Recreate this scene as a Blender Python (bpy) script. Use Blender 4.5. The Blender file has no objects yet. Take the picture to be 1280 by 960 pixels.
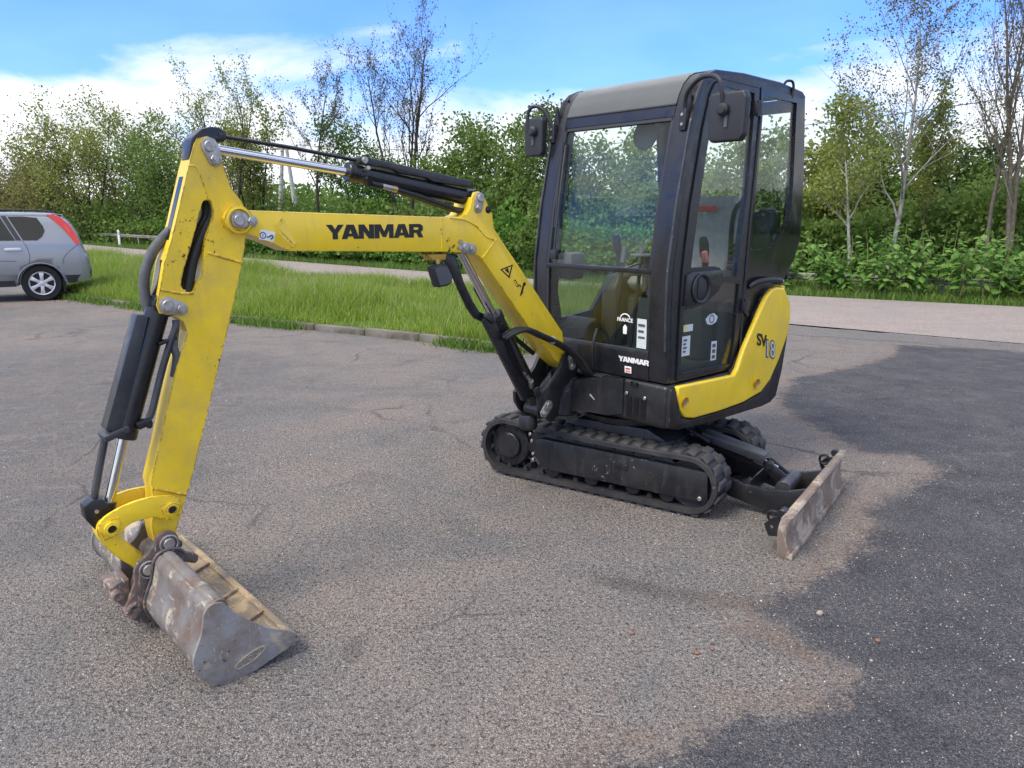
import bpy, bmesh, math, random
import numpy as np
from mathutils import Vector, Matrix
from mathutils.geometry import tessellate_polygon

R = math.radians
scene = bpy.context.scene
col = scene.collection

# ------------------------------------------------------------------ camera
cam_d = bpy.data.cameras.new('camera')
cam = bpy.data.objects.new('camera', cam_d)
col.objects.link(cam)
cam_d.sensor_width = 36.0
cam_d.lens = 27.0
cam_d.clip_start = 0.05
cam_d.clip_end = 4000
cam.location = (0, 0, 1.70)
cam.rotation_euler = (R(90 - 12.45), 0, 0)
scene.camera = cam

# ------------------------------------------------------------------ world, sun, exposure
SUN_EL, SUN_AZ = 52.0, -128.0          # azimuth clockwise from +Y: behind the viewer, to the left
world = bpy.data.worlds.new('World')
scene.world = world
world.use_nodes = True
wn, wl = world.node_tree.nodes, world.node_tree.links
wn.clear()
def wnode(t, **k):
    n = wn.new(t)
    for a, b in k.items():
        setattr(n, a, b)
    return n
sky = wnode('ShaderNodeTexSky')
sky.sky_type = 'NISHITA'
sky.sun_disc = False
sky.sun_elevation = R(SUN_EL)
sky.sun_rotation = R(SUN_AZ)
sky.air_density = 1.25
sky.dust_density = 0.35
sky.ozone_density = 2.6
tc = wnode('ShaderNodeTexCoord')
sep = wnode('ShaderNodeSeparateXYZ')
wl.new(tc.outputs['Generated'], sep.inputs[0])
def wmath(op, a, b=None, c=None):
    n = wnode('ShaderNodeMath', operation=op)
    for i, v in enumerate((a, b, c)):
        if v is None:
            continue
        if isinstance(v, (int, float)):
            n.inputs[i].default_value = v
        else:
            wl.new(v, n.inputs[i])
    return n.outputs[0]
zc = wmath('MAXIMUM', sep.outputs['Z'], 0.0)
den = wmath('ADD', zc, 0.22)
cx = wmath('DIVIDE', sep.outputs['X'], den)
cy = wmath('DIVIDE', sep.outputs['Y'], den)
comb = wnode('ShaderNodeCombineXYZ')
wl.new(cx, comb.inputs[0]); wl.new(cy, comb.inputs[1])
mp = wnode('ShaderNodeMapping')
mp.inputs['Location'].default_value = (4.575, 18.905, 0.0)
wl.new(comb.outputs[0], mp.inputs[0])
n1 = wnode('ShaderNodeTexNoise'); n1.inputs['Scale'].default_value = 0.9
n1.inputs['Detail'].default_value = 7; n1.inputs['Roughness'].default_value = 0.56
n1.inputs['Distortion'].default_value = 0.25
wl.new(mp.outputs[0], n1.inputs['Vector'])
n2 = wnode('ShaderNodeTexNoise'); n2.inputs['Scale'].default_value = 2.6
n2.inputs['Detail'].default_value = 6
wl.new(mp.outputs[0], n2.inputs['Vector'])
# cumulus bank above the horizon, a blue gap over it, broken cloud overhead
bank = wmath('ADD', wmath('MULTIPLY', wmath('SUBTRACT', 0.182, zc), 4.6), wmath('MULTIPLY', wmath('SUBTRACT', n1.outputs['Fac'], 0.5), 1.9))
over = wmath('SUBTRACT', n1.outputs['Fac'], 0.41)
ov = wnode('ShaderNodeMapRange'); ov.interpolation_type = 'SMOOTHSTEP'
ov.inputs['From Min'].default_value = 0.24; ov.inputs['From Max'].default_value = 0.36
wl.new(zc, ov.inputs['Value'])
cl = wmath('MAXIMUM', bank, wmath('MULTIPLY', wmath('MULTIPLY', over, 2.6), ov.outputs[0]))
mr = wnode('ShaderNodeMapRange'); mr.interpolation_type = 'SMOOTHSTEP'
mr.inputs['From Min'].default_value = -0.10; mr.inputs['From Max'].default_value = 0.34
wl.new(cl, mr.inputs['Value'])
shade = wnode('ShaderNodeMapRange')
shade.inputs['From Min'].default_value = 0.30; shade.inputs['From Max'].default_value = 0.62
shade.inputs['To Min'].default_value = 0.66; shade.inputs['To Max'].default_value = 1.0
wl.new(n2.outputs['Fac'], shade.inputs['Value'])
ccol = wnode('ShaderNodeMixRGB'); ccol.blend_type = 'MULTIPLY'; ccol.inputs[0].default_value = 1
ccol.inputs[1].default_value = (4.35, 4.5, 4.75, 1)
wl.new(shade.outputs[0], ccol.inputs[2])
sat = wnode('ShaderNodeHueSaturation'); sat.inputs['Saturation'].default_value = 1.12
sat.inputs['Value'].default_value = 1.0
skt = wnode('ShaderNodeMixRGB'); skt.blend_type = 'MULTIPLY'; skt.inputs[0].default_value = 1
skt.inputs[2].default_value = (.33, .475, .90, 1)
wl.new(sky.outputs[0], skt.inputs[1]); wl.new(skt.outputs[0], sat.inputs['Color'])
mx = wnode('ShaderNodeMixRGB')
wl.new(mr.outputs[0], mx.inputs[0]); wl.new(sat.outputs[0], mx.inputs[1]); wl.new(ccol.outputs[0], mx.inputs[2])
bg = wnode('ShaderNodeBackground'); bg.inputs['Strength'].default_value = 0.13
wl.new(mx.outputs[0], bg.inputs['Color'])
wo = wnode('ShaderNodeOutputWorld')
wl.new(bg.outputs[0], wo.inputs['Surface'])

sun_d = bpy.data.lights.new('sun', 'SUN')
sun_d.energy = 1.5
sun_d.angle = R(28)
sun_d.color = (1.0, 0.92, 0.80)
sun = bpy.data.objects.new('sun', sun_d)
col.objects.link(sun)
el, az = R(SUN_EL), R(SUN_AZ)
sdir = Vector((math.sin(az) * math.cos(el), math.cos(az) * math.cos(el), math.sin(el)))
sun.rotation_euler = sdir.to_track_quat('Z', 'Y').to_euler()
sun.location = sdir * 60

vs = scene.view_settings
vs.view_transform = 'Standard'
vs.look = 'None'
vs.gamma = 1.0
vs.exposure = 1.38
vs.use_curve_mapping = False
scene.cycles.use_denoising = True
scene.cycles.max_bounces = 8
scene.cycles.transparent_max_bounces = 16
scene.cycles.sample_clamp_indirect = 8

# ------------------------------------------------------------------ materials
class NT:
    """small node-tree writer"""
    def __init__(s, name):
        s.m = bpy.data.materials.new(name); s.m.use_nodes = True
        s.n = s.m.node_tree.nodes; s.l = s.m.node_tree.links; s.n.clear()
        s.out = s.n.new('ShaderNodeOutputMaterial')
        s.tc = s.n.new('ShaderNodeTexCoord')
    def new(s, t, ins=None, **k):
        n = s.n.new('ShaderNode' + t)
        for a, b in k.items():
            setattr(n, a, b)
        for a, b in (ins or {}).items():
            s.put(n.inputs[a], b)
        return n
    def put(s, sock, b):
        if hasattr(b, 'is_output'):
            s.l.new(b, sock)
        else:
            sock.default_value = b
    def noise(s, scale, detail=4, rough=.55, vec=None, dist=0):
        n = s.new('TexNoise', {'Scale': scale, 'Detail': detail, 'Roughness': rough, 'Distortion': dist})
        s.l.new(vec or s.tc.outputs['Object'], n.inputs['Vector'])
        return n.outputs['Fac']
    def voro(s, scale, feature='F1', out='Distance', vec=None, rnd=1.0):
        n = s.new('TexVoronoi', {'Scale': scale, 'Randomness': rnd}, feature=feature)
        s.l.new(vec or s.tc.outputs['Object'], n.inputs['Vector'])
        return n.outputs[out]
    def rng(s, v, a, b, c=0., d=1., smooth=False):
        n = s.new('MapRange', {'Value': v, 'From Min': a, 'From Max': b, 'To Min': c, 'To Max': d})
        if smooth:
            n.interpolation_type = 'SMOOTHSTEP'
        return n.outputs[0]
    def math(s, op, a, b=0.):
        n = s.new('Math', operation=op); s.put(n.inputs[0], a); s.put(n.inputs[1], b)
        return n.outputs[0]
    def mix(s, f, a, b, mode='MIX'):
        n = s.new('MixRGB', blend_type=mode)
        for i, v in enumerate((f, a, b)):
            if isinstance(v, tuple) and len(v) == 3:
                v = v + (1,)
            s.put(n.inputs[i], v)
        return n.outputs[0]
    def ramp(s, v, stops):
        n = s.new('ValToRGB'); e = n.color_ramp.elements
        while len(e) < len(stops):
            e.new(.5)
        for i, (p, c) in enumerate(stops):
            e[i].position = p; e[i].color = tuple(c) + (1,)
        s.l.new(v, n.inputs[0])
        return n.outputs[0]
    def bump(s, h, strength, dist=.01, normal=None):
        n = s.new('Bump', {'Strength': strength, 'Distance': dist, 'Height': h})
        if normal is not None:
            s.l.new(normal, n.inputs['Normal'])
        return n.outputs[0]
    def principled(s, colr, rough=.5, metal=0., spec=.5, normal=None, coat=0.):
        b = s.new('BsdfPrincipled')
        if isinstance(colr, tuple) and len(colr) == 3:
            colr = colr + (1,)
        s.put(b.inputs['Base Color'], colr); s.put(b.inputs['Roughness'], rough)
        s.put(b.inputs['Metallic'], metal); s.put(b.inputs['Specular IOR Level'], spec)
        if coat:
            b.inputs['Coat Weight'].default_value = coat; b.inputs['Coat Roughness'].default_value = .15
        if normal is not None:
            s.l.new(normal, b.inputs['Normal'])
        return b.outputs[0]
    def done(s, shader):
        s.l.new(shader, s.out.inputs['Surface'])
        return s.m

def simple(name, c, rough=.5, metal=0., var=.12, scale=9., bump=.0, bscale=180., spec=.5, coat=0., rvar=.12):
    t = NT(name)
    nz = t.noise(scale, 5)
    k = t.rng(nz, .25, .75, 1 - var, 1 + var)
    cc = t.mix(1.0, c, k, 'MULTIPLY')
    rr = t.rng(t.noise(scale * 2.3, 4), .3, .7, max(.03, rough - rvar), min(1, rough + rvar))
    nm = t.bump(t.noise(bscale, 3), bump, .004) if bump else None
    return t.done(t.principled(cc, rr, metal, spec, nm, coat))

def worn(name, c, rough, chip, chip_amt=.06, chip_scale=14., dust=(.30, .26, .21), dust_amt=.25, metal=0., spec=.5, coat=0., edge=0.):
    """paint with chips, scuffs and settled dust of their own shape"""
    t = NT(name)
    big = t.noise(5., 5)
    base = t.mix(1.0, c, t.rng(big, .25, .75, .9, 1.08), 'MULTIPLY')
    d = t.math('MULTIPLY', t.rng(t.noise(3.2, 7, .68), .45, .75), dust_amt)
    base = t.mix(d, base, dust)
    cn = t.math('MULTIPLY', t.noise(chip_scale, 6, .7), t.rng(t.noise(2.1, 2), .3, .7, .78, 1.12))
    chips = t.rng(cn, .665 - chip_amt, .70 - chip_amt)
    if edge:
        bv = t.new('Bevel', {'Radius': .010}, samples=4)
        ge = t.new('NewGeometry')
        dt = t.new('VectorMath', operation='DOT_PRODUCT'); t.l.new(bv.outputs[0], dt.inputs[0]); t.l.new(ge.outputs['Normal'], dt.inputs[1])
        ew = t.math('MULTIPLY', t.rng(dt.outputs['Value'], .90, .99, 1, 0), t.rng(t.noise(26., 6, .75), .60 - edge, .66 - edge))
        chips = t.math('MAXIMUM', chips, ew)
        st = t.new('Mapping', {'Scale': (5., 5., .8)}); t.l.new(t.tc.outputs['Object'], st.inputs[0])
        base = t.mix(t.math('MULTIPLY', t.rng(t.noise(4., 6, .65, st.outputs[0]), .55, .8), .35), base, dust)
    base = t.mix(chips, base, chip)
    rr = t.math('ADD', t.rng(t.noise(17., 4), .3, .7, rough - .08, rough + .12), t.math('MULTIPLY', chips, .25))
    nm = t.bump(t.noise(60., 4), .06, .004)
    return t.done(t.principled(base, rr, metal, spec, nm, coat))

YELLOW = worn('yellow_paint', (.86, .595, .018), .34, (.10, .055, .02), .012, 16., (.42, .33, .16), .26, coat=.25, edge=.07)
YELLOW_WORN = worn('worn_yellow_paint', (.83, .575, .018), .38, (.085, .046, .022), .016, 44., (.34, .25, .13), .50, edge=.14)
YELLOW_UNDER = worn('dusty_yellow_underside', (.50, .29, .035), .5, (.09, .05, .025), .05, 18., (.22, .15, .08), .6)
BLACKP = worn('black_machine_paint', (.010, .0105, .012), .36, (.20, .195, .19), -.004, 30., (.10, .095, .088), .26, edge=.02)
BLACKC = simple('black_cab_frame', (.013, .0135, .017), .32, 0, .2, 6, .02, 300, .55)
BLACKG = simple('gloss_black', (.008, .009, .011), .10, 0, .1, 4, 0, 100, .6)
DKPAINT = worn('black_cylinder_paint', (.010, .0105, .0125), .28, (.10, .10, .10), .0, 24., (.07, .07, .07), .18)
GUARD = worn('scuffed_guard_steel', (.026, .028, .033), .36, (.14, .14, .14), .03, 34., (.16, .15, .14), .4)
STEEL = simple('pin_steel', (.42, .40, .37), .42, .85, .35, 40, .05, 300)
CHROME = simple('chrome_rod', (.62, .62, .63), .13, 1., .08, 12, 0, 100, .5, rvar=.06)
RUBBER = worn('track_rubber', (.026, .026, .027), .72, (.10, .095, .09), .015, 30., (.115, .103, .088), .50, spec=.35)
LUGM = worn('tread_rubber', (.040, .040, .042), .75, (.12, .115, .11), .03, 30., (.135, .122, .105), .58, spec=.35)
HOSE = simple('hose_rubber', (.012, .012, .013), .5, 0, .2, 20, .04, 400)
HOSEG = simple('grey_hose_sleeve', (.085, .09, .095), .7, 0, .2, 30, .15, 500)
PLASTIC = simple('dark_plastic', (.020, .021, .024), .5, 0, .15, 10, .05, 500)
PLASTIC2 = simple('grey_plastic', (.075, .08, .085), .55, 0, .15, 10, .05, 500)
WHITE = simple('white_print', (.78, .78, .77), .5, 0, .05)
BLACKPR = simple('black_print', (.010, .010, .010), .45, 0, .05)
REDPR = simple('red_print', (.55, .06, .05), .5, 0, .1)
SILVERP = simple('silver_print', (.55, .56, .57), .4, .3, .1)
BRASS = simple('brass_fitting', (.55, .40, .15), .4, .8, .2)
SEAT = simple('grey_seat_cloth', (.30, .295, .28), .85, 0, .15, 20, .2, 300, .2)

def steel_mud(name, steel, rust, mud, mudamt, scale=6.):
    t = NT(name)
    n = t.noise(scale, 8, .68)
    a = t.mix(t.rng(n, .42, .62), steel, rust)
    sc = t.new('Mapping', {'Scale': (30., 2.0, 7.0)})
    t.l.new(t.tc.outputs['Object'], sc.inputs[0])
    scr = t.rng(t.noise(3., 5, .6, sc.outputs[0]), .62, .66)
    a = t.mix(t.math('MULTIPLY', scr, .75), a, (.42, .40, .33))
    m = t.rng(t.noise(scale * .7, 7, .7, None, .6), .62 - mudamt, .70 - mudamt * .8, smooth=True)
    a = t.mix(m, a, mud)
    spots = t.rng(t.voro(38.), .10, .19, 1., 0.)
    sp = t.math('MULTIPLY', spots, t.rng(t.noise(11., 2), .52, .6))
    a = t.mix(sp, a, (.03, .028, .026))
    rr = t.rng(m, 0, 1, .48, .9)
    h = t.math('ADD', t.math('MULTIPLY', t.noise(70., 6, .7), .5), m)
    return t.done(t.principled(a, rr, t.rng(m, 0, 1, .15, 0), .4, t.bump(h, .35, .006)))
BUCKET_OUT = steel_mud('worn_bucket_steel', (.195, .185, .178), (.150, .105, .080), (.40, .35, .26), .10, 8.)
BUCKET_SIDE = steel_mud('scuffed_bucket_side', (.27, .268, .265), (.20, .165, .14), (.38, .33, .24), .07, 8.)
BUCKET_IN = steel_mud('muddy_bucket_inside', (.21, .17, .125), (.24, .165, .10), (.40, .305, .19), .16, 9.)
HITCH = steel_mud('rusty_hitch_steel', (.085, .085, .088), (.20, .125, .10), (.30, .215, .165), .07, 9.)
BLADE_M = steel_mud('muddy_blade_steel', (.23, .19, .155), (.20, .13, .085), (.40, .335, .265), .11, 6.)

def glass(name, tint, refl=.95, rough=.0, f0=.06, dirt=.03):
    t = NT(name)
    lw = t.new('LayerWeight', {'Blend': .5})
    fac = t.math('ADD', f0, t.math('MULTIPLY', t.math('POWER', lw.outputs['Facing'], 5.), .7))
    tr = t.new('BsdfTransparent', {'Color': tint + (1,)})
    gl = t.new('BsdfGlossy', {'Color': (refl, refl, refl, 1), 'Roughness': rough})
    d = t.new('BsdfDiffuse', {'Color': (.5, .5, .48, 1)})
    dm = t.new('MixShader'); t.put(dm.inputs[0], t.rng(t.noise(6., 6), .4, .8, dirt * .3, dirt))
    t.l.new(tr.outputs[0], dm.inputs[1]); t.l.new(d.outputs[0], dm.inputs[2])
    m = t.new('MixShader'); t.l.new(fac, m.inputs[0])
    t.l.new(dm.outputs[0], m.inputs[1]); t.l.new(gl.outputs[0], m.inputs[2])
    return t.done(m.outputs[0])
GLASS = glass('cab_glass', (.935, .965, .952), .95, 0, .026, .003)
GLASS_DK = glass('tinted_lower_glass', (.76, .81, .79), .95, 0, .060, .005)
GLASS_CAR = glass('tinted_car_glass', (.07, .075, .08), .95, 0, .055, .004)
GLASS_ROOF = simple('smoked_roof_panel', (.072, .078, .078), .22, 0, .06, 2., .0, 100, .6, .2)

# ------------------------------------------------------------------ mesh builder
class G:
    """collects shapes; build() links them as ONE mesh object"""
    def __init__(s):
        s.v, s.f = [], []
    def add(s, v, f, M=None):
        o = len(s.v)
        s.v += [tuple(M @ Vector(p)) for p in v] if M is not None else [tuple(p) for p in v]
        s.f += [tuple(i + o for i in q) for q in f]
        return s
    def bm(s, b, bev=0, seg=2, ang=25):
        if bev:
            b.normal_update()
            bmesh.ops.recalc_face_normals(b, faces=b.faces[:])
            es = [e for e in b.edges if len(e.link_faces) == 2 and e.calc_face_angle(0) > R(ang)]
            bmesh.ops.bevel(b, geom=es, offset=bev, segments=seg, profile=.6, affect='EDGES', clamp_overlap=True)
        bmesh.ops.recalc_face_normals(b, faces=b.faces[:])
        b.verts.index_update()
        s.add([v.co[:] for v in b.verts], [[v.index for v in f.verts] for f in b.faces])
        b.free()
        return s
    def prism(s, poly, a, b_, ax='y', holes=(), bev=0, seg=2):
        """poly in (x,z) for ax y, (y,z) for ax x, (x,y) for ax z; extruded from a to b_"""
        def P(p, t):
            return (p[0], t, p[1]) if ax == 'y' else (t, p[0], p[1]) if ax == 'x' else (p[0], p[1], t)
        if not holes:
            b = bmesh.new()
            n = len(poly)
            v0 = [b.verts.new(P(p, a)) for p in poly]; v1 = [b.verts.new(P(p, b_)) for p in poly]
            b.faces.new(v0); b.faces.new(v1[::-1])
            for i in range(n):
                b.faces.new((v0[i], v1[i], v1[(i + 1) % n], v0[(i + 1) % n]))
            return s.bm(b, bev, seg)
        loops = [list(poly)] + [list(h) for h in holes]
        flat = [p for l in loops for p in l]; N = len(flat)
        tri = tessellate_polygon([[Vector((p[0], p[1], 0)) for p in l] for l in loops])
        v = [P(p, a) for p in flat] + [P(p, b_) for p in flat]
        f = [tuple(t) for t in tri] + [tuple(i + N for i in t[::-1]) for t in tri]
        o = 0
        for l in loops:
            n = len(l)
            f += [(o + i, o + i + N, o + (i + 1) % n + N, o + (i + 1) % n) for i in range(n)]
            o += n
        b = bmesh.new()
        vv = [b.verts.new(p) for p in v]
        for q in f:
            try:
                b.faces.new([vv[i] for i in q])
            except ValueError:
                pass
        return s.bm(b)
    def box(s, c, d, bev=0, rot=None, seg=2):
        b = bmesh.new()
        bmesh.ops.create_cube(b, size=1)
        for v in b.verts:
            v.co = Vector((v.co.x * d[0], v.co.y * d[1], v.co.z * d[2]))
        g = G(); g.bm(b, bev, seg)
        M = Matrix.Translation(c)
        if rot is not None:
            M = M @ (rot if isinstance(rot, Matrix) else Matrix.Rotation(rot[1], 4, rot[0]))
        return s.add(g.v, g.f, M)
    def cyl(s, p0, p1, r, n=20, r2=None, bev=0):
        p0, p1 = Vector(p0), Vector(p1); d = p1 - p0
        q = d.to_track_quat('Z', 'Y').to_matrix().to_4x4()
        r2 = r if r2 is None else r2
        L = d.length
        prof = [(0, 0), (r - bev, 0), (r, bev), (r2, L - bev), (r2 - bev, L), (0, L)] if bev else [(0, 0), (r, 0), (r2, L), (0, L)]
        return s.lathe(prof, n, Matrix.Translation(p0) @ q)
    def lathe(s, prof, n=24, M=None):
        v, f, rows = [], [], []
        for r, z in prof:
            if r < 1e-6:
                rows.append([len(v)]); v.append((0, 0, z))
            else:
                rows.append(list(range(len(v), len(v) + n)))
                v += [(r * math.cos(2 * math.pi * k / n), r * math.sin(2 * math.pi * k / n), z) for k in range(n)]
        for a, b in zip(rows, rows[1:]):
            for k in range(n):
                i, j = k, (k + 1) % n
                q = [a[i % len(a)], a[j % len(a)], b[j % len(b)], b[i % len(b)]]
                q = list(dict.fromkeys(q))
                if len(q) > 2:
                    f.append(tuple(q))
        return s.add(v, f, M)
    def tube(s, path, r, n=10, closed=False, caps=True):
        if not closed and 4 <= len(path) <= 10 and not isinstance(r, (list, tuple)):
            path = smooth_poly([tuple(p) for p in path], False, 4)
        P = [Vector(p) for p in path]; v, f = [], []
        up = Vector((0, 0, 1)); m = len(P)
        u = None
        for i, p in enumerate(P):
            if closed:
                t = (P[(i + 1) % m] - P[i - 1]).normalized()
            else:
                t = (P[min(i + 1, m - 1)] - P[max(i - 1, 0)]).normalized()
            if u is None:
                u = t.cross(up if abs(t.z) < .95 else Vector((1, 0, 0))).normalized()
            else:
                u = (u - t * u.dot(t)).normalized()
            w = t.cross(u)
            rr = r[i] if isinstance(r, (list, tuple)) else r
            v += [p + (u * math.cos(2 * math.pi * k / n) + w * math.sin(2 * math.pi * k / n)) * rr for k in range(n)]
        for i in range(m if closed else m - 1):
            a, b = i * n, ((i + 1) % m) * n
            f += [(a + k, a + (k + 1) % n, b + (k + 1) % n, b + k) for k in range(n)]
        if caps and not closed:
            f += [tuple(range(n))[::-1], tuple(range((m - 1) * n, m * n))]
        return s.add(v, f)
    def loft(s, rings, closed=True, caps=True):
        n = len(rings[0]); v = [p for r in rings for p in r]; f = []
        for i in range(len(rings) - 1):
            for k in range(n if closed else n - 1):
                a, b = i * n, (i + 1) * n
                f.append((a + k, a + (k + 1) % n, b + (k + 1) % n, b + k))
        if caps:
            f += [tuple(range(n))[::-1], tuple(range((len(rings) - 1) * n, len(rings) * n))]
        return s.add(v, f)
    def mesh(s, name, smooth=35):
        me = bpy.data.meshes.new(name)
        me.from_pydata(s.v, [], s.f)
        me.validate()
        if smooth:
            me.polygons.foreach_set('use_smooth', [True] * len(me.polygons))
            me.set_sharp_from_angle(angle=R(smooth))
        return me
    def build(s, name, mat, parent=None, M=None, smooth=35):
        me = s.mesh(name, smooth)
        me.materials.append(mat)
        return link(name, me, parent, M)

def link(name, me, parent=None, M=None):
    o = bpy.data.objects.new(name, me)
    col.objects.link(o)
    if parent is not None:
        o.parent = parent
    if M is not None:
        o.matrix_basis = M
    return o

def tag(o, label=None, cat=None, group=None, kind=None):
    for k, v in (('label', label), ('category', cat), ('group', group), ('kind', kind)):
        if v:
            o[k] = v
    return o

def empty(name, loc, rz=0., label=None, cat=None, group=None):
    o = bpy.data.objects.new(name, None)
    col.objects.link(o)
    o.location = loc; o.rotation_euler = (0, 0, rz); o.empty_display_size = .2
    return tag(o, label, cat, group)

def copy_tree(o, parent=None):
    c = o.copy(); col.objects.link(c)
    if parent is not None:
        c.parent = parent
    for ch in list(o.children):
        copy_tree(ch, c)
    return c

def np_mesh(name, verts, faces_flat, k, mat):
    """fast mesh of k-gons from numpy arrays"""
    me = bpy.data.meshes.new(name)
    nv, nf = len(verts), len(faces_flat) // k
    me.vertices.add(nv); me.loops.add(nf * k); me.polygons.add(nf)
    me.vertices.foreach_set('co', np.ascontiguousarray(verts, dtype=np.float32).ravel())
    me.loops.foreach_set('vertex_index', np.ascontiguousarray(faces_flat, dtype=np.int32))
    me.polygons.foreach_set('loop_start', np.arange(0, nf * k, k, dtype=np.int32))
    me.update(calc_edges=True)
    if mat is not None:
        me.materials.append(mat)
    return me

def smooth_poly(P_, closed=True, n=3):
    """Catmull-Rom through the given outline"""
    m = len(P_); out = []
    for i in range(m if closed else m - 1):
        p0, p1, p2, p3 = (P_[(i - 1) % m] if closed or i else P_[0], P_[i], P_[(i + 1) % m], P_[(i + 2) % m] if closed or i < m - 2 else P_[-1])
        for k in range(n):
            u = k / n
            out.append(tuple(.5 * (2 * b + (c - a) * u + (2 * a - 5 * b + 4 * c - d) * u * u + (3 * b - a - 3 * c + d) * u ** 3) for a, b, c, d in zip(p0, p1, p2, p3)))
    return out if closed else out + [tuple(P_[-1])]
def arc(c, r, a0, a1, n, ry=None):
    ry = r if ry is None else ry
    return [(c[0] + r * math.cos(R(a0 + (a1 - a0) * i / n)), c[1] + ry * math.sin(R(a0 + (a1 - a0) * i / n))) for i in range(n + 1)]

LETTERS = {
 'Y': (.93, [(0, 1), (.36, 1), (.53, .68), (.71, 1), (1.06, 1), (.68, .42), (.68, 0), (.37, 0), (.37, .42)], []),
 'A': (1.02, [(-.03, 0), (.30, 1), (.74, 1), (1.06, 0), (.72, 0), (.66, .17), (.36, .17), (.30, 0)], [[(.43, .38), (.60, .38), (.515, .70)]]),
 'N': (1.0, [(0, 0), (0, 1), (.36, 1), (.66, .48), (.66, 1), (.97, 1), (.97, 0), (.62, 0), (.31, .52), (.31, 0)], []),
 'M': (1.26, [(0, 0), (0, 1), (.40, 1), (.62, .48), (.83, 1), (1.23, 1), (1.23, 0), (.93, 0), (.93, .58), (.72, .08), (.51, .08), (.30, .58), (.30, 0)], []),
 'R': (1.0, [(0, 0), (0, 1), (.76, 1), (.95, .86), (.95, .54), (.80, .42), (.97, 0), (.64, 0), (.50, .34), (.31, .34), (.31, 0)], [[(.31, .76), (.60, .76), (.64, .72), (.64, .62), (.60, .57), (.31, .57)]]),
}
def word(g, text, org, right, up, h, width, t=.0015):
    """flat lettering cut from outlines; right and up are unit vectors"""
    org, right, up = Vector(org), Vector(right), Vector(up)
    tot = sum(LETTERS[c][0] for c in text)
    sx = width / tot; x = 0
    nrm = right.cross(up)
    M = Matrix.Translation(org) @ Matrix((right, up, nrm)).transposed().to_4x4()
    for c in text:
        w, out, holes = LETTERS[c]
        k = G().prism([((x + p[0]) * sx, p[1] * h) for p in out], 0, t, 'z', [[((x + p[0]) * sx, p[1] * h) for p in hh] for hh in holes])
        g.add(k.v, k.f, M); x += w
    return g
def font_mesh(g, text, org, right, up, h, t=.0012, offset=0., stretch=1.):
    cu = bpy.data.curves.new('lettering', 'FONT')
    cu.body = text; cu.size = h * 1.38; cu.extrude = t; cu.offset = offset
    o = bpy.data.objects.new('lettering', cu)
    col.objects.link(o)
    dg = bpy.context.evaluated_depsgraph_get()
    me = bpy.data.meshes.new_from_object(o.evaluated_get(dg))
    right, up = Vector(right), Vector(up)
    M = Matrix.Translation(org) @ Matrix((right * stretch, up, right.cross(up))).transposed().to_4x4()
    g.add([v.co[:] for v in me.vertices], [tuple(p.vertices) for p in me.polygons], M)
    bpy.data.objects.remove(o); bpy.data.curves.remove(cu); bpy.data.meshes.remove(me)
    return g

# ================================================================== setting
rs = np.random.RandomState(7)
def in_poly(px, py, poly):
    px, py = np.asarray(px), np.asarray(py); inside = np.zeros(px.shape, bool)
    n = len(poly)
    for i in range(n):
        x0, y0 = poly[i]; x1, y1 = poly[(i + 1) % n]
        if y0 == y1:
            continue
        c = ((y0 > py) != (y1 > py)) & (px < (x1 - x0) * (py - y0) / (y1 - y0) + x0)
        inside ^= c
    return inside
def poly_dist(px, py, poly, closed=True):
    d = np.full(np.shape(px), 1e9); n = len(poly)
    for i in range(n if closed else n - 1):
        x0, y0 = poly[i]; x1, y1 = poly[(i + 1) % n]
        dx, dy = x1 - x0, y1 - y0
        t = np.clip(((px - x0) * dx + (py - y0) * dy) / (dx * dx + dy * dy), 0, 1)
        d = np.minimum(d, np.hypot(px - x0 - t * dx, py - y0 - t * dy))
    return d

ROAD_NEAR = [(46, -20), (20, 0.1), (6.88, 10.19), (4.38, 12.12), (-1.8, 16.95), (-6.8, 21.1), (-12, 25.8), (-20, 33.6), (-40, 54), (-90, 110)]
ROAD_FAR = [(52, -16), (24, 4.4), (9.52, 14.45), (5.78, 16.6), (-.45, 21.6), (-4.2, 25.0), (-11, 31.4), (-20, 40.2), (-40, 61), (-88, 116)]
KERB = [(-13., 21.), (-10.6, 17.7), (-9.2, 16.05), (-7.05, 14.38), (-5.76, 13.43), (-4.58, 12.49), (-2.9, 11.47), (-1.57, 10.67), (-.31, 9.80), (.35, 9.46), (.95, 9.55), (1.4, 10.1), (1.7, 11.2), (2.05, 12.4), (2.35, 13.35)]
PATCH = [(6.2, 9.75), (5.15, 10.15), (4.67, 9.29), (3.81, 8.54), (2.95, 7.95), (2.46, 6.95), (2.46, 6.3), (2.5, 5.92), (2.54, 5.35), (2.9, 5.28), (2.95, 5.0), (2.30, 4.46), (2.06, 4.23), (2.04, 3.99),
         (1.62, 3.56), (1.28, 3.26), (1.02, 3.10), (1.12, 2.94), (1.25, 2.62), (1.18, 2.43), (.99, 2.34), (.80, 2.36), (.62, 2.28), (.50, 2.17), (.25, 2.12), (.1, 1.5), (.1, -4), (30, -4), (14, 4)]

# ground material: short grass and soil
t = NT('rough_grass_ground')
n = t.noise(.8, 6)
c = t.mix(t.rng(n, .35, .65), (.065, .12, .024), (.10, .15, .034))
c = t.mix(t.rng(t.noise(6., 6, .7), .5, .75), c, (.10, .085, .05))
GROUND_M = t.done(t.principled(c, .95, 0, .15, t.bump(t.noise(25., 5, .7), .8, .05)))

g = G()
S = 900
g.add([(-S, -60, 0), (S, -60, 0), (S, 1500, 0), (-S, 1500, 0)], [(0, 1, 2, 3)])
o = g.build('ground', GROUND_M, M=Matrix.Translation((0, 0, -.035)))
tag(o, kind='structure')

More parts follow.
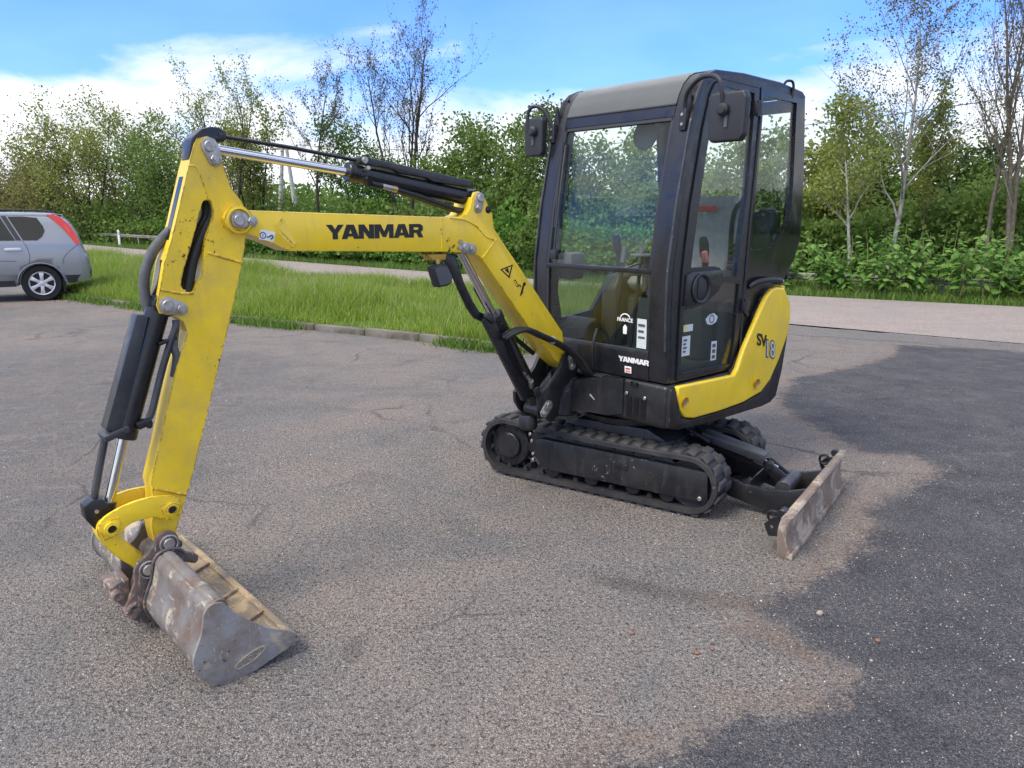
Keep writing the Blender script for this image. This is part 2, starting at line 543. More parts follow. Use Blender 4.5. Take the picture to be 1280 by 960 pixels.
def asphalt(name, grey, tan, dark, scale_mm=1.0, patchy=True, light=1.0):
    t = NT(name)
    P = t.tc.outputs['Object']
    cell = t.new('TexVoronoi', {'Scale': 260. * scale_mm, 'Randomness': 1.}); t.l.new(P, cell.inputs['Vector'])
    cell2 = t.new('TexVoronoi', {'Scale': 88. * scale_mm, 'Randomness': 1.}); t.l.new(P, cell2.inputs['Vector'])
    sp = t.new('SeparateColor'); t.l.new(cell.outputs['Color'], sp.inputs[0])
    sp2 = t.new('SeparateColor'); t.l.new(cell2.outputs['Color'], sp2.inputs[0])
    big = t.noise(.62, 7, .66, None, .5)
    mid = t.noise(3.1, 6, .68)
    base = t.mix(t.rng(big, .40, .60), grey, tan)
    base = t.mix(t.rng(mid, .48, .72, 0, .7), base, tan)
    base = t.mix(t.rng(t.noise(1.7, 5, .6, None, .3), .56, .72, 0, .55), base, dark)
    stone = t.ramp(sp.outputs[0], [(0., (.30, .30, .30)), (.3, (.68, .67, .66)), (.62, (1.03, 1.0, .98)), (.86, (1.42, 1.34, 1.27)), (1., (2.3, 2.15, 2.0))])
    base = t.mix(t.rng(t.noise(1.3, 4), .35, .65, .55, 1.), base, t.mix(1.0, base, stone, 'MULTIPLY'))
    bigst = t.rng(sp2.outputs[1], .86, .88)
    bigst = t.math('MULTIPLY', bigst, t.rng(cell2.outputs['Distance'], .38, .5, 1, 0))
    stc = t.ramp(sp2.outputs[0], [(0., (.30, .20, .155)), (.45, (.36, .31, .27)), (.8, (.19, .19, .20)), (1., (.52, .50, .47))])
    base = t.mix(t.math('MULTIPLY', bigst, .8), base, stc)
    pits = t.rng(t.noise(56. * scale_mm, 5, .75), .555, .645)
    base = t.mix(t.math('MULTIPLY', pits, .72), base, (.030, .029, .028))
    return t, P, base, cell, cell2, pits

t, P, base, cell, cell2, pits = asphalt('old_asphalt', (.186, .181, .173), (.262, .228, .200), (.122, .118, .114))
# crazed, worn cells left of the machine
wp = t.new('MixRGB', blend_type='ADD'); wp.inputs[0].default_value = .22
t.l.new(P, wp.inputs[1])
nv = t.new('TexNoise', {'Scale': 2.2, 'Detail': 3.}); t.l.new(P, nv.inputs['Vector']); t.l.new(nv.outputs['Color'], wp.inputs[2])
ed = t.new('TexVoronoi', {'Scale': 5.2}, feature='DISTANCE_TO_EDGE'); t.l.new(wp.outputs[0], ed.inputs['Vector'])
attr = t.new('Attribute', attribute_name='crazed')
crz = t.math('MULTIPLY', t.rng(ed.outputs['Distance'], .0, .12, 1, 0), t.rng(t.math('ADD', attr.outputs['Fac'], t.math('MULTIPLY', t.noise(1.3, 4), .9)), .75, 1.05))
czm = t.rng(t.math('ADD', attr.outputs['Fac'], t.math('MULTIPLY', t.noise(1.3, 4), .9)), .75, 1.05)
base = t.mix(t.math('MULTIPLY', czm, .40), base, (.105, .104, .104))
base = t.mix(t.math('MULTIPLY', crz, t.rng(t.noise(3.4, 5, .7), .40, .62, 0, .75)), base, (.26, .22, .19))
stain = t.rng(t.noise(1.1, 5, .6, None, .8), .63, .72)
base = t.mix(t.math('MULTIPLY', stain, .42), base, (.055, .054, .057))
# cracks
ck = t.new('TexVoronoi', {'Scale': .55}, feature='DISTANCE_TO_EDGE'); t.l.new(wp.outputs[0], ck.inputs['Vector'])
crack = t.math('MULTIPLY', t.rng(ck.outputs['Distance'], .0, .010, 1, 0), t.rng(t.noise(.6, 3), .5, .6))
base = t.mix(t.math('MULTIPLY', crack, .6), base, (.035, .033, .032))
dp = t.new('Attribute', attribute_name='damp')
dpm = t.rng(t.math('ADD', dp.outputs['Fac'], t.math('MULTIPLY', t.math('SUBTRACT', t.noise(9., 7, .75), .5), 1.9)), .35, .95)
base = t.mix(t.math('MULTIPLY', dpm, .45), base, (.070, .060, .052))
# fresher black surfacing
pa = t.new('Attribute', attribute_name='fresh')
edge = t.math('ADD', pa.outputs['Fac'], t.math('ADD', t.math('MULTIPLY', t.math('SUBTRACT', t.noise(3.2, 9, .80), .5), .62), t.math('ADD', t.math('MULTIPLY', t.math('SUBTRACT', t.noise(60., 4, .7), .5), .22), t.math('MULTIPLY', t.math('SUBTRACT', t.noise(15., 5, .7), .5), .26))))
fm = t.rng(edge, -.03, .06)
halo = t.math('MULTIPLY', t.rng(edge, -.22, -.02), t.rng(t.noise(5., 4), .35, .65))
base = t.mix(t.math('MULTIPLY', halo, .72), base, t.mix(t.voro(150., out='Color'), (.13, .092, .066), (.33, .24, .175)))
fresh_c = t.mix(t.rng(t.noise(2.4, 6, .7), .35, .7), (.057, .057, .063), (.110, .106, .107))
sp = t.new('SeparateColor'); t.l.new(cell.outputs['Color'], sp.inputs[0])
fresh_c = t.mix(1.0, fresh_c, t.ramp(sp.outputs[1], [(0., (.45, .45, .47)), (.5, (.95, .95, .98)), (.85, (1.5, 1.48, 1.46)), (1., (3.0, 2.8, 2.6))]), 'MULTIPLY')
fresh_c = t.mix(t.math('MULTIPLY', t.rng(t.noise(1.8, 6, .7, None, .5), .60, .72), .5), fresh_c, (.21, .185, .165))
base = t.mix(fm, base, fresh_c)
h = t.math('SUBTRACT', t.math('ADD', t.rng(cell.outputs['Distance'], 0, .6, 1, 0), t.math('MULTIPLY', t.rng(cell2.outputs['Distance'], 0, .6, 1, 0), 1.2)), t.math('MULTIPLY', t.math('ADD', pits, crack), 1.6))
rough = t.rng(t.noise(7., 4), .3, .7, .72, .92)
YARD_M = t.done(t.principled(base, rough, 0, .35, t.bump(h, .85, .006)))

t, P, base, cell, cell2, pits = asphalt('pale_road_asphalt', (.29, .262, .247), (.33, .282, .255), (.235, .215, .205), .75)
lane = t.new('Mapping', {'Scale': (.12, 1.6, 1.)}); lane.inputs['Rotation'].default_value = (0, 0, R(38)); t.l.new(P, lane.inputs[0])
base = t.mix(t.rng(t.noise(1.2, 6, .6, lane.outputs[0]), .52, .72, 0, .35), base, (.17, .155, .15))
ROAD_M = t.done(t.principled(base, .88, 0, .3, t.bump(t.rng(cell.outputs['Distance'], 0, .6, 1, 0), .6, .006)))

# yard of old asphalt, one sheet
xs = np.concatenate([np.arange(-60, -6, 3.), np.arange(-6, 9, .06), np.arange(9, 60, 3.)])
ys = np.concatenate([np.arange(-14, 1.4, 1.), np.arange(1.4, 11.2, .06), np.arange(11.2, 40, 2.)])
X, Y = np.meshgrid(xs, ys)
nx, ny = len(xs), len(ys)
Z = np.zeros_like(X)
verts = np.stack([X.ravel(), Y.ravel(), Z.ravel()], 1)
i0 = (np.arange(ny - 1)[:, None] * nx + np.arange(nx - 1)[None]).ravel()
cxm = (xs[:-1] + xs[1:]) / 2; cym = (ys[:-1] + ys[1:]) / 2
CX, CY = np.meshgrid(cxm, cym)
# keep the part on the near side of the far edge of the road
keep = in_poly(CX, CY, ROAD_NEAR + [(-90, -40), (46, -40)]).ravel() | (CY.ravel() < 9)
i0 = i0[keep]
faces = np.stack([i0, i0 + 1, i0 + 1 + nx, i0 + nx], 1).ravel()
me = np_mesh('yard', verts, faces, 4, YARD_M)
sd = poly_dist(X, Y, PATCH); sd = np.where(in_poly(X, Y, PATCH), sd, -sd)
a = me.attributes.new('fresh', 'FLOAT', 'POINT'); a.data.foreach_set('value', np.clip(sd, -1, 1).ravel().astype(np.float32))
cr = np.exp(-((X + 4.2) ** 2 / 4.5 + (Y - 7.0) ** 2 / 10)) + .9 * np.exp(-((X + 3.2) ** 2 / 1.2 + (Y - 4.5) ** 2 / 1.5))
a = me.attributes.new('crazed', 'FLOAT', 'POINT'); a.data.foreach_set('value', cr.ravel().astype(np.float32))
dmp = np.exp(-(poly_dist(X, Y, [(1.15, 3.12), (.75, 3.22), (.48, 3.36)], False) / .10) ** 2) + .8 * np.exp(-(poly_dist(X, Y, [(.2, 2.05), (-.1, 1.95)], False) / .14) ** 2)
a = me.attributes.new('damp', 'FLOAT', 'POINT'); a.data.foreach_set('value', dmp.ravel().astype(np.float32))
o = link('yard', me); tag(o, kind='structure')

def strip(name, a, b, z, mat):
    n = len(a); v = [(p[0], p[1], z) for p in a] + [(p[0], p[1], z) for p in b]
    g = G().add(v, [(i, i + 1, n + i + 1, n + i) for i in range(n - 1)])
    return g.build(name, mat, smooth=0)
tag(strip('road', ROAD_NEAR, ROAD_FAR, .006, ROAD_M), kind='structure')

# older grey strip where the yard meets the road
t, P, base, cell, cell2, pits = asphalt('weathered_edge_asphalt', (.15, .148, .145), (.175, .165, .155), (.10, .10, .10), .8)
EDGE_M = t.done(t.principled(base, .9, 0, .3, t.bump(t.rng(cell.outputs['Distance'], 0, .6, 1, 0), .6, .006)))
ea = [(20, .1), (12, 6.2), (6.95, 10.05), (5.6, 11.05), (4.3, 12.05), (2.6, 13.4)]
eb = [(19.2, -.9), (11.4, 5.2), (6.5, 9.55), (5.2, 10.4), (4.0, 11.0), (2.2, 12.2)]
rr_ = random.Random(3)
def wob(L, k):
    out = []
    for (x0, y0), (x1, y1) in zip(L, L[1:]):
        for i in range(12):
            f = i / 12
            out.append((x0 + (x1 - x0) * f + rr_.uniform(-k, k), y0 + (y1 - y0) * f + rr_.uniform(-k, k)))
    return out + [L[-1]]
tag(strip('road_shoulder', wob(ea, .03), wob(eb, .06), .003, EDGE_M), kind='structure')

# raised grass island between kerb and road
ISLAND = KERB + [(4.6 - 2.2, 13.5), (-1.8, 16.85), (-6.8, 21.0), (-12, 25.7), (-20, 33.5), (-16, 29.0), (-11.5, 22.0)]
v = [Vector((p[0], p[1], 0)) for p in ISLAND]
tri = tessellate_polygon([v])
g = G().add([(p.x, p.y, .075) for p in v], [tuple(q) for q in tri])
n_ = len(v)
g.add([(p.x, p.y, .075) for p in v] + [(p.x, p.y, -.03) for p in v], [(i, (i + 1) % n_, n_ + (i + 1) % n_, n_ + i) for i in range(n_)])
tag(g.build('grass_island', GROUND_M, smooth=0), kind='structure')

# kerb stones, each a piece of its own
t = NT('kerb_concrete')
c = t.mix(t.rng(t.noise(5., 6, .7), .4, .65), (.20, .18, .15), (.115, .105, .085))
c = t.mix(t.rng(t.noise(3., 5, .7), .55, .68), c, (.06, .075, .03))
KERB_M = t.done(t.principled(c, .92, 0, .2, t.bump(t.noise(50., 5, .7), .6, .01)))
kerb = empty('kerb', (KERB[7][0], KERB[7][1], 0)); tag(kerb, kind='structure')
kb = G().prism([(-.495, -.03), (.495, -.03), (.495, .10), (-.495, .10)], -.07, .06, 'y', bev=.022, seg=2)
kerb_me = kb.mesh('kerb_stone'); kerb_me.materials.append(KERB_M)
pts = [Vector((p[0], p[1], 0)) for p in KERB]
pos, seg_i, along = pts[0].copy(), 0, 0.
L = [0.]
for p, q in zip(pts, pts[1:]):
    L.append(L[-1] + (q - p).length)
def at_len(s):
    for i in range(len(pts) - 1):
        if L[i + 1] >= s:
            return pts[i].lerp(pts[i + 1], (s - L[i]) / (L[i + 1] - L[i]))
    return pts[-1]
s_ = 0.
while s_ + 1 < L[-1]:
    p, q = at_len(s_), at_len(s_ + 1.0)
    d = q - p; m = (p + q) / 2 - Vector((KERB[7][0], KERB[7][1], 0))
    M = Matrix.Translation(m + Vector((0, 0, rr_.uniform(-.012, .010)))) @ Matrix.Rotation(math.atan2(d.y, d.x) + rr_.uniform(-.015, .015), 4, 'Z') @ Matrix.Rotation(rr_.uniform(-.02, .02), 4, 'X') @ Matrix.Scale(d.length / 1.0, 4, (1, 0, 0))
    link('kerb_stone', kerb_me, kerb, M)
    s_ += 1.0

# grass
def leaf_mat(name, c1, c2, c3, trans=.35, rough=.6):
    t = NT(name)
    geo = t.new('NewGeometry')
    cc = t.ramp(geo.outputs['Random Per Island'], [(0., c1), (.55, c2), (1., c3)])
    d = t.principled(cc, rough, 0, .3)
    tr = t.new('BsdfTranslucent'); t.l.new(cc, tr.inputs['Color'])
    m = t.new('MixShader', {0: trans}); t.l.new(d, m.inputs[1]); t.l.new(tr.outputs[0], m.inputs[2])
    return t.done(m.outputs[0])
GRASS_M = leaf_mat('meadow_grass', (.15, .25, .028), (.25, .39, .042), (.44, .46, .12), .5)
GRASS_D = leaf_mat('verge_grass', (.08, .17, .025), (.14, .26, .04), (.25, .28, .08), .45)

def blades(name, px, py, z, hmin, hmax, wid, mat, lean=.35, hvar=None, seed=1):
    r = np.random.RandomState(seed); n = len(px)
    h = r.uniform(hmin, hmax, n)
    if hvar is not None:
        h = h * hvar
    a = r.uniform(0, 2 * np.pi, n); la = r.uniform(0, 2 * np.pi, n); ll = r.uniform(.1, lean, n) * h
    w = wid * r.uniform(.6, 1.3, n)
    bx, by = np.cos(a) * w, np.sin(a) * w
    p0 = np.stack([px - bx, py - by, np.full(n, z)], 1); p1 = np.stack([px + bx, py + by, np.full(n, z)], 1)
    mx_, my_ = px + np.cos(la) * ll * .35, py + np.sin(la) * ll * .35
    p2 = np.stack([mx_ + bx * .7, my_ + by * .7, z + h * .62], 1); p3 = np.stack([mx_ - bx * .7, my_ - by * .7, z + h * .62], 1)
    p4 = np.stack([px + np.cos(la) * ll, py + np.sin(la) * ll, z + h], 1)
    V = np.stack([p0, p1, p2, p3, p4], 1).reshape(-1, 3)
    k = np.arange(n)[:, None] * 5
    F = np.concatenate([k + np.array([[0, 1, 2]]), k + np.array([[0, 2, 3]]), k + np.array([[3, 2, 4]])], 1).ravel()
    me = np_mesh(name, V, F, 3, mat)
    return link(name, me)

def scatter_poly(poly, dens, seed):
    r = np.random.RandomState(seed)
    P_ = np.array(poly); lo, hi = P_.min(0), P_.max(0)
    n = int((hi[0] - lo[0]) * (hi[1] - lo[1]) * dens)
    x, y = r.uniform(lo[0], hi[0], n), r.uniform(lo[1], hi[1], n)
    k = in_poly(x, y, poly)
    return x[k], y[k]
def fnoise(x, y, s, seed):
    r = np.random.RandomState(seed); v = np.zeros_like(x)
    for k in range(6):
        a, b, c = r.uniform(-s, s), r.uniform(-s, s), r.uniform(0, 6.3)
        v += np.sin(a * x + b * y + c)
    return v / 6
gx, gy = scatter_poly(ISLAND, 1500, 11)
dist = np.hypot(gx, gy)
kp = np.random.RandomState(5).uniform(0, 1, len(gx)) < np.clip(1.0 - (dist - 15) / 24, .22, 1)
gx, gy = gx[kp], gy[kp]
dk = poly_dist(gx, gy, KERB, False)
hv = np.clip(.5 + dk * .6, .4, 1.0) * (1 + .6 * fnoise(gx, gy, 2.2, 2))
bare = fnoise(gx, gy, 1.6, 17) + .5 * fnoise(gx, gy, 4.5, 18)
kp = (bare > -.52) | (np.random.RandomState(8).uniform(0, 1, len(gx)) < .25)
gx, gy, hv, bare = gx[kp], gy[kp], hv[kp], bare[kp]
hv = hv * np.clip(1 + .5 * bare, .5, 1.6)
o = blades('meadow_grass', gx, gy, .07, .18, .40, .0065, GRASS_M, .75, hv, 3)
tag(o, 'tall bright green grass on the strip behind the kerb', 'grass', kind='stuff')
hs_ = np.random.RandomState(31).choice(len(gx), 4500)
o = blades('seeding_grass', gx[hs_], gy[hs_], .07, .34, .58, .0045, leaf_mat('pale_grass_heads', (.30, .32, .12), (.38, .38, .17), (.46, .43, .22), .4), .5, hv[hs_], 13)
tag(o, 'pale seeding stalks above the grass behind the kerb', 'grass', kind='stuff')
# thin weeds along the foot of the kerb
r = np.random.RandomState(21)
tt = r.uniform(0, L[-1] - 4, 11000)
kk = np.array([(at_len(s)[0], at_len(s)[1]) for s in tt])
nrm = np.array([.53, .85])
off = np.abs(r.normal(.02, .11, len(tt))) + .03
m = fnoise(kk[:, 0], kk[:, 1], 2.5, 4) + r.uniform(-.2, .2, len(tt)) > -.16
kx, ky = kk[:, 0] - off * nrm[0], kk[:, 1] - off * nrm[1]
o = blades('kerb_weeds', kx[m], ky[m], 0., .05, .17, .010, GRASS_D, 1.2, None, 5)
tag(o, 'scruffy low weeds along the foot of the kerb', 'weeds', kind='stuff')
VERGE = ROAD_FAR[1:-1] + [(x + 1.6, y + 2.2) for x, y in ROAD_FAR[1:-1]][::-1]
vx, vy = scatter_poly(VERGE, 420, 12)
kp = (vy < 70) & (vy > 8) & (vx < 16) & (np.random.RandomState(6).uniform(0, 1, len(vx)) < np.clip(1.15 - np.hypot(vx, vy) / 55, .12, 1))
o = blades('verge_grass', vx[kp], vy[kp], -.03, .10, .24, .010, GRASS_D, .8, None, 7)
tag(o, 'short green verge grass along the far side of the road', 'grass', kind='stuff')

# ================================================================== mini excavator
# local frame: x forward (towards the bucket), y to the operator's left, z up, metres
U_W = Matrix.Translation((.885, 4.23, 0)) @ Matrix.Rotation(R(-138.5), 4, 'Z')
T_W = Matrix.Translation((-.107, 4.899, 0)) @ Matrix.Rotation(R(-34), 4, 'Z')
TU = U_W.inverted() @ T_W                       # undercarriage frame: x towards the blade, y to the far track
ex = empty('mini_excavator', (.885, 4.23, 0), R(-138.5), 'yellow and black mini excavator with closed cab, parked on the asphalt', 'excavator')

# ---------------------------------------------------------------- undercarriage
def stadium(r_off, n=14):
    """closed belt line in (x,z), anticlockwise seen from the outer side"""
    c0, r0, c1, r1 = (.072, .204), .204, (1.335, .190), .190
    pts = []
    for i in range(n + 1):
        a = R(90 + 180 * i / n); pts.append((c0[0] + (r0 + r_off) * math.cos(a), c0[1] + (r0 + r_off) * math.sin(a)))
    for i in range(1, 10):
        f = i / 10; pts.append((c0[0] + (c1[0] - c0[0]) * f, -r_off))
    for i in range(n + 1):
        a = R(-90 + 180 * i / n); pts.append((c1[0] + (r1 + r_off) * math.cos(a), c1[1] + (r1 + r_off) * math.sin(a)))
    for i in range(1, 10):
        f = i / 10; sag = -.014 * math.sin(math.pi * f)
        pts.append((c1[0] + (c0[0] - c1[0]) * f, (c1[1] + r1) * (1 - f) + (c0[1] + r0) * f + r_off + sag))
    return pts
lug = G()
lug.prism([(-.030, -.004), (.030, -.004), (.022, .013), (-.022, .013)], .008, .106, 'y', bev=.004, seg=1)
lug.prism([(.012, -.004), (.072, -.004), (.064, .013), (.020, .013)], .112, .222, 'y', bev=.004, seg=1)
lug_me = lug.mesh('tread_lug'); lug_me.materials.append(LUGM)

def make_track(y0, side):
    MT = TU @ Matrix.Translation((0, y0, 0))
    outer, inner = stadium(-.015), stadium(-.046)
    g = G(); n = len(outer)
    rings = [[(p[0], yy, p[1]) for p in L_] for yy, L_ in ((0.0, stadium(-.021)), (.004, outer), (.226, outer), (.230, stadium(-.021)), (.230, inner), (.0, inner))]
    rings.append(rings[0])
    g.loft([[r_[k] for r_ in rings] for k in range(n)] + [[r_[0] for r_ in rings]], closed=False, caps=False)
    tr = g.build('rubber_track', RUBBER, ex, MT)
    # tread lugs round the belt
    path = stadium(-.015, 14); path = path + [path[0]]
    seg = [math.dist(a, b) for a, b in zip(path, path[1:])]
    tot = sum(seg); N = 44
    for k in range(N):
        s_ = (k + .3) * tot / N
        for (a, b), l in zip(zip(path, path[1:]), seg):
            if s_ <= l:
                break
            s_ -= l
        f = s_ / l
        p = (a[0] + (b[0] - a[0]) * f, a[1] + (b[1] - a[1]) * f)
        ang = math.atan2(b[1] - a[1], b[0] - a[0])
        # outward is to the right of travel for an anticlockwise belt
        Mx = Matrix.Translation((p[0], 0, p[1])) @ Matrix.Rotation(-ang, 4, 'Y') @ Matrix.Rotation(math.pi, 4, 'X')
        Mx = Mx @ Matrix.Translation((0, -.230, 0))
        link('tread_lug', lug_me, tr, Mx)
    # inner guide teeth
    g = G(); ip = stadium(-.050, 14); ip.append(ip[0])
    acc = 0
    for a, b in zip(ip, ip[1:]):
        l = math.dist(a, b); acc += l
        if acc < .075:
            continue
        acc = 0
        ang = math.atan2(b[1] - a[1], b[0] - a[0])
        Mx = Matrix.Translation((a[0], 0, a[1])) @ Matrix.Rotation(-ang, 4, 'Y')
        for yy in (.05, .15):
            k_ = G().prism([(-.02, -.002), (.02, -.002), (.008, .028), (-.008, .028)], yy, yy + .03, 'y')
            g.add(k_.v, k_.f, Mx)
    tag(g.build('guide_teeth', RUBBER, tr), kind='stuff')
    # frame, sprocket, idler, rollers
    near = side < 0
    yo = .012 if near else .218
    sgn = 1 if near else -1
    g = G().prism([(.30, .288), (.345, .300), (1.445, .282), (1.452, .118), (1.40, .102), (.42, .102), (.36, .110), (.31, .160)], yo, yo + sgn * .05, 'y', bev=.006)
    fr = g.build('track_frame', BLACKP, ex, MT)
    G().box((.90, yo - sgn * .003, .235), (.115, .008, .055), .003).box((.90, yo - sgn * .009, .235), (.09, .006, .034), .002).build('inspection_plate', BLACKP, fr)
    G().prism([(.26, .335), (1.1, .335), (1.35, .25), (1.35, .12), (.3, .12), (.2, .2)], .065, .17, 'y', bev=.01).build('track_beam', BLACKP, fr)
    for xx, rr_c in ((.42, .052), (.70, .05), (.98, .05), (1.2, .05)):
        G().cyl((xx, .03, .098), (xx, .20, .098), rr_c, 20, bev=.006).build('track_roller', DKPAINT, fr)
    g = G().cyl((.072, .058, .204), (.072, .172, .204), .148, 32, bev=.01)
    for k in range(14):
        a = 2 * math.pi * k / 14
        g.cyl((.072 + .150 * math.cos(a), .08, .204 + .150 * math.sin(a)), (.072 + .150 * math.cos(a), .15, .204 + .150 * math.sin(a)), .016, 8)
    sp_ = g.build('drive_sprocket', BLACKP, ex, MT)
    yh = .062 if near else .168
    G().cyl((.072, yh, .204), (.072, yh - sgn * .028, .204), .088, 32, bev=.006).build('hub_cap', BLACKP, sp_)
    for k in range(8):
        a = 2 * math.pi * (k + .5) / 8
        G().cyl((.072 + .118 * math.cos(a), yh, .204 + .118 * math.sin(a)), (.072 + .118 * math.cos(a), yh - sgn * .010, .204 + .118 * math.sin(a)), .009, 8).build('hub_bolt', BLACKP, sp_)
    G().lathe([(0, .04), (.05, .04), (.06, .055), (.115, .055), (.142, .05), (.142, .18), (.115, .175), (.06, .175), (0, .19)], 32, Matrix.Translation((1.335, 0, .19)) @ Matrix.Rotation(R(-90), 4, 'X')).build('front_idler', BLACKP, ex, MT)
    G().cyl((1.41, yo, .125), (1.41, yo - sgn * .018, .125), .013, 12, bev=.003).build('grease_valve', STEEL, fr)
    for bx_, bz_ in ((.262, .318), (.275, .275), (.285, .19), (.285, .15)):
        G().cyl((bx_, yo + sgn * .02, bz_), (bx_, yo - sgn * .006, bz_), .011, 8, bev=.002).build('frame_bolt', STEEL, fr)
    return tr
make_track(0, -1)
make_track(.69, 1)

g = G().prism([(.38, .20), (.38, .36), (.52, .43), (1.00, .43), (1.16, .36), (1.16, .18), (1.0, .16), (.5, .16)], .17, .75, 'y', bev=.015)
g.build('lower_frame', BLACKP, ex, TU)
G().cyl((.75, .46, .42), (.75, .46, .485), .30, 40, bev=.01).cyl((.75, .46, .455), (.75, .46, .475), .335, 40).build('slew_ring', DKPAINT, ex, TU)

# dozer blade
prof = [(1.990, .002), (1.972, .05), (1.958, .10), (1.955, .15), (1.966, .20), (1.990, .232), (1.978, .246), (1.945, .243), (1.925, .215), (1.912, .15), (1.912, .09), (1.918, .03), (1.935, .002)]
g = G().prism(prof, -.250, 1.035, 'y', bev=.005, seg=2)
blade = g.build('dozer_blade', BLADE_M, ex, TU)
g = G().box((1.986, .3925, .016), (.016, 1.282, .030), .003)
g.build('cutting_edge', BLADE_M, blade)
for yy, sg in ((-.235, 1), (1.02, -1)):
    g = G()
    g.cyl((1.925, yy - .012, .232), (1.925, yy + .05 * sg, .232), .024, 16, bev=.004)
    g.prism([(1.93, .20), (1.875, .19), (1.835, .15), (1.845, .12), (1.86, .09), (1.93, .10)], yy + .02 * sg, yy + .034 * sg, 'y', holes=[arc((1.872, .14), .010, 0, 330, 8)])
    g.tube([(1.87 + .03 * math.cos(a), yy + .06 * sg, .185 + .03 * math.sin(a)) for a in np.linspace(0, 2 * math.pi, 12)[:-1]], .008, 8, closed=True)
    g.prism([(1.93, .15), (1.89, .14), (1.87, .10), (1.93, .07)], yy + .09 * sg, yy + .102 * sg, 'y')
    g.build('blade_bracket', BLACKP, blade)
for yy in (.265, .665):
    g = G().prism([(1.15, .235), (1.40, .205), (1.58, .168), (1.70, .158), (1.82, .172), (1.922, .205), (1.922, .05), (1.80, .018), (1.62, .05), (1.40, .10), (1.15, .12)], yy, yy + .03, 'y', bev=.004)
    g.build('blade_arm', BLACKP, blade)
G().box((1.60, .48, .135), (.012, .37, .10), .003).build('arm_cross_plate', BLACKP, blade)
G().cyl((1.775, .36, .150), (1.775, .62, .150), .046, 28, bev=.004).build('pivot_tube', GUARD, blade)
bc = G().cyl((1.16, .50, .35), (1.56, .50, .262), .042, 24, bev=.004).build('blade_cylinder', DKPAINT, ex, TU)
G().cyl((1.56, .50, .262), (1.70, .50, .215), .022, 16).build('cylinder_rod', CHROME, bc)
ang = math.atan2(.088, .40)
G().box((1.44, .50, .338), (.40, .11, .010), .003, ('Y', ang)).box((1.44, .447, .318), (.40, .008, .045), .002, ('Y', ang)).build('cylinder_guard', GUARD, bc)
g = G()
for yy in (.462, .526):
    g.prism([(1.62, .262), (1.66, .27), (1.80, .175), (1.80, .12), (1.75, .11), (1.63, .215)], yy, yy + .014, 'y', bev=.003)
g.cyl((1.665, .45, .238), (1.665, .552, .238), .018, 14)
g.build('cylinder_clevis', DKPAINT, bc)
for yy, zz in ((.44, .40), (.56, .40)):
    G().tube([(.95, yy, .43), (1.08, yy + .01, zz + .02), (1.2, yy, .375), (1.3, yy, .33)], .014, 10).build('blade_hose', HOSE, bc)

# ---------------------------------------------------------------- revolving body
def xf(z):
    """front line of the cab: x at height z"""
    return float(np.interp(z, [.74, .92, 1.15, 1.40, 1.75, 2.16, 2.28], [.0, .015, .024, .022, -.026, -.112, -.145]))
lower = [(.035, .505), (.030, .752), (-.62, .752), (-.80, 1.0), (-.93, 1.20), (-1.02, 1.22), (-1.19, 1.18), (-1.215, 1.05), (-1.195, .90), (-1.158, .69), (-1.11, .525), (-1.05, .492), (-.95, .478), (-.42, .474), (-.05, .492)]
g = G()
g.prism(lower, .012, -1.08, 'y', bev=.03, seg=3)
body = g.build('revolving_body', BLACKP, ex)
# black side cover around the yellow panel
g = G().prism([(.030, .520), (.022, .745), (-.010, .750), (-.030, .70), (-.08, .56), (-.18, .532), (-.45, .530), (-.72, .542), (-.92, .578), (-1.02, .643), (-1.115, .77), (-1.21, .94),
               (-1.218, 1.0), (-1.20, .89), (-1.165, .69), (-1.115, .530), (-1.05, .498), (-.95, .486), (-.42, .482), (-.05, .496)], .010, .036, 'y', bev=.004, seg=2)
g.build('side_skirt', BLACKP, body)
yel = [(-.030, .700), (-.034, .752), (-.594, .742), (-.629, .778), (-.691, .900), (-.791, 1.040), (-.909, 1.201), (-.969, 1.242), (-1.025, 1.251), (-1.114, 1.238), (-1.199, 1.139), (-1.214, 1.049), (-1.208, .946),
       (-1.112, .777), (-1.018, .651), (-.918, .586), (-.714, .550), (-.454, .538), (-.194, .539), (-.112, .558), (-.068, .610)]
g = G().prism(yel, .008, .044, 'y', bev=.014, seg=4)
side = g.build('side_cover', YELLOW, body)
# the tail wraps round the back in the same yellow
g = G().prism([(-.02, 1.245), (-1.02, 1.245), (-1.02, .98), (-.02, .98)], -1.19, -1.235, 'x', bev=.014, seg=3)
g.build('tail_cover', YELLOW, body)
for (x_, z_) in ((-.088, .655), (-.842, .655)):
    G().lathe([(.030, .0), (.027, -.002), (.020, -.010), (.018, -.013), (0, -.013)], 20, Matrix.Translation((x_, .0445, z_)) @ Matrix.Rotation(R(-90), 4, 'X') @ Matrix.Translation((0, 0, .0148))).build('bolt_recess', YELLOW_UNDER, side)
    G().cyl((x_, .0440, z_), (x_, .052, z_), .012, 6).build('cover_bolt', STEEL, side)
# model lettering on the side cover
for mt_, of_, dy_ in ((BLACKPR, .009, 0.), (SILVERP, .0015, .0018)):
    g = G(); font_mesh(g, '18', (-.922, .0450 + dy_, .822), (-.975, 0, -.22), (.12, 0, .99), .112, .0012, of_, .86)
    g.build('lettering', mt_, side)
g = G(); font_mesh(g, 'SV', (-.822, .0475, .905), (-.975, 0, -.22), (.16, 0, .98), .080, .0012, .0022, 1.0)
g.build('lettering', BLACKPR, side)

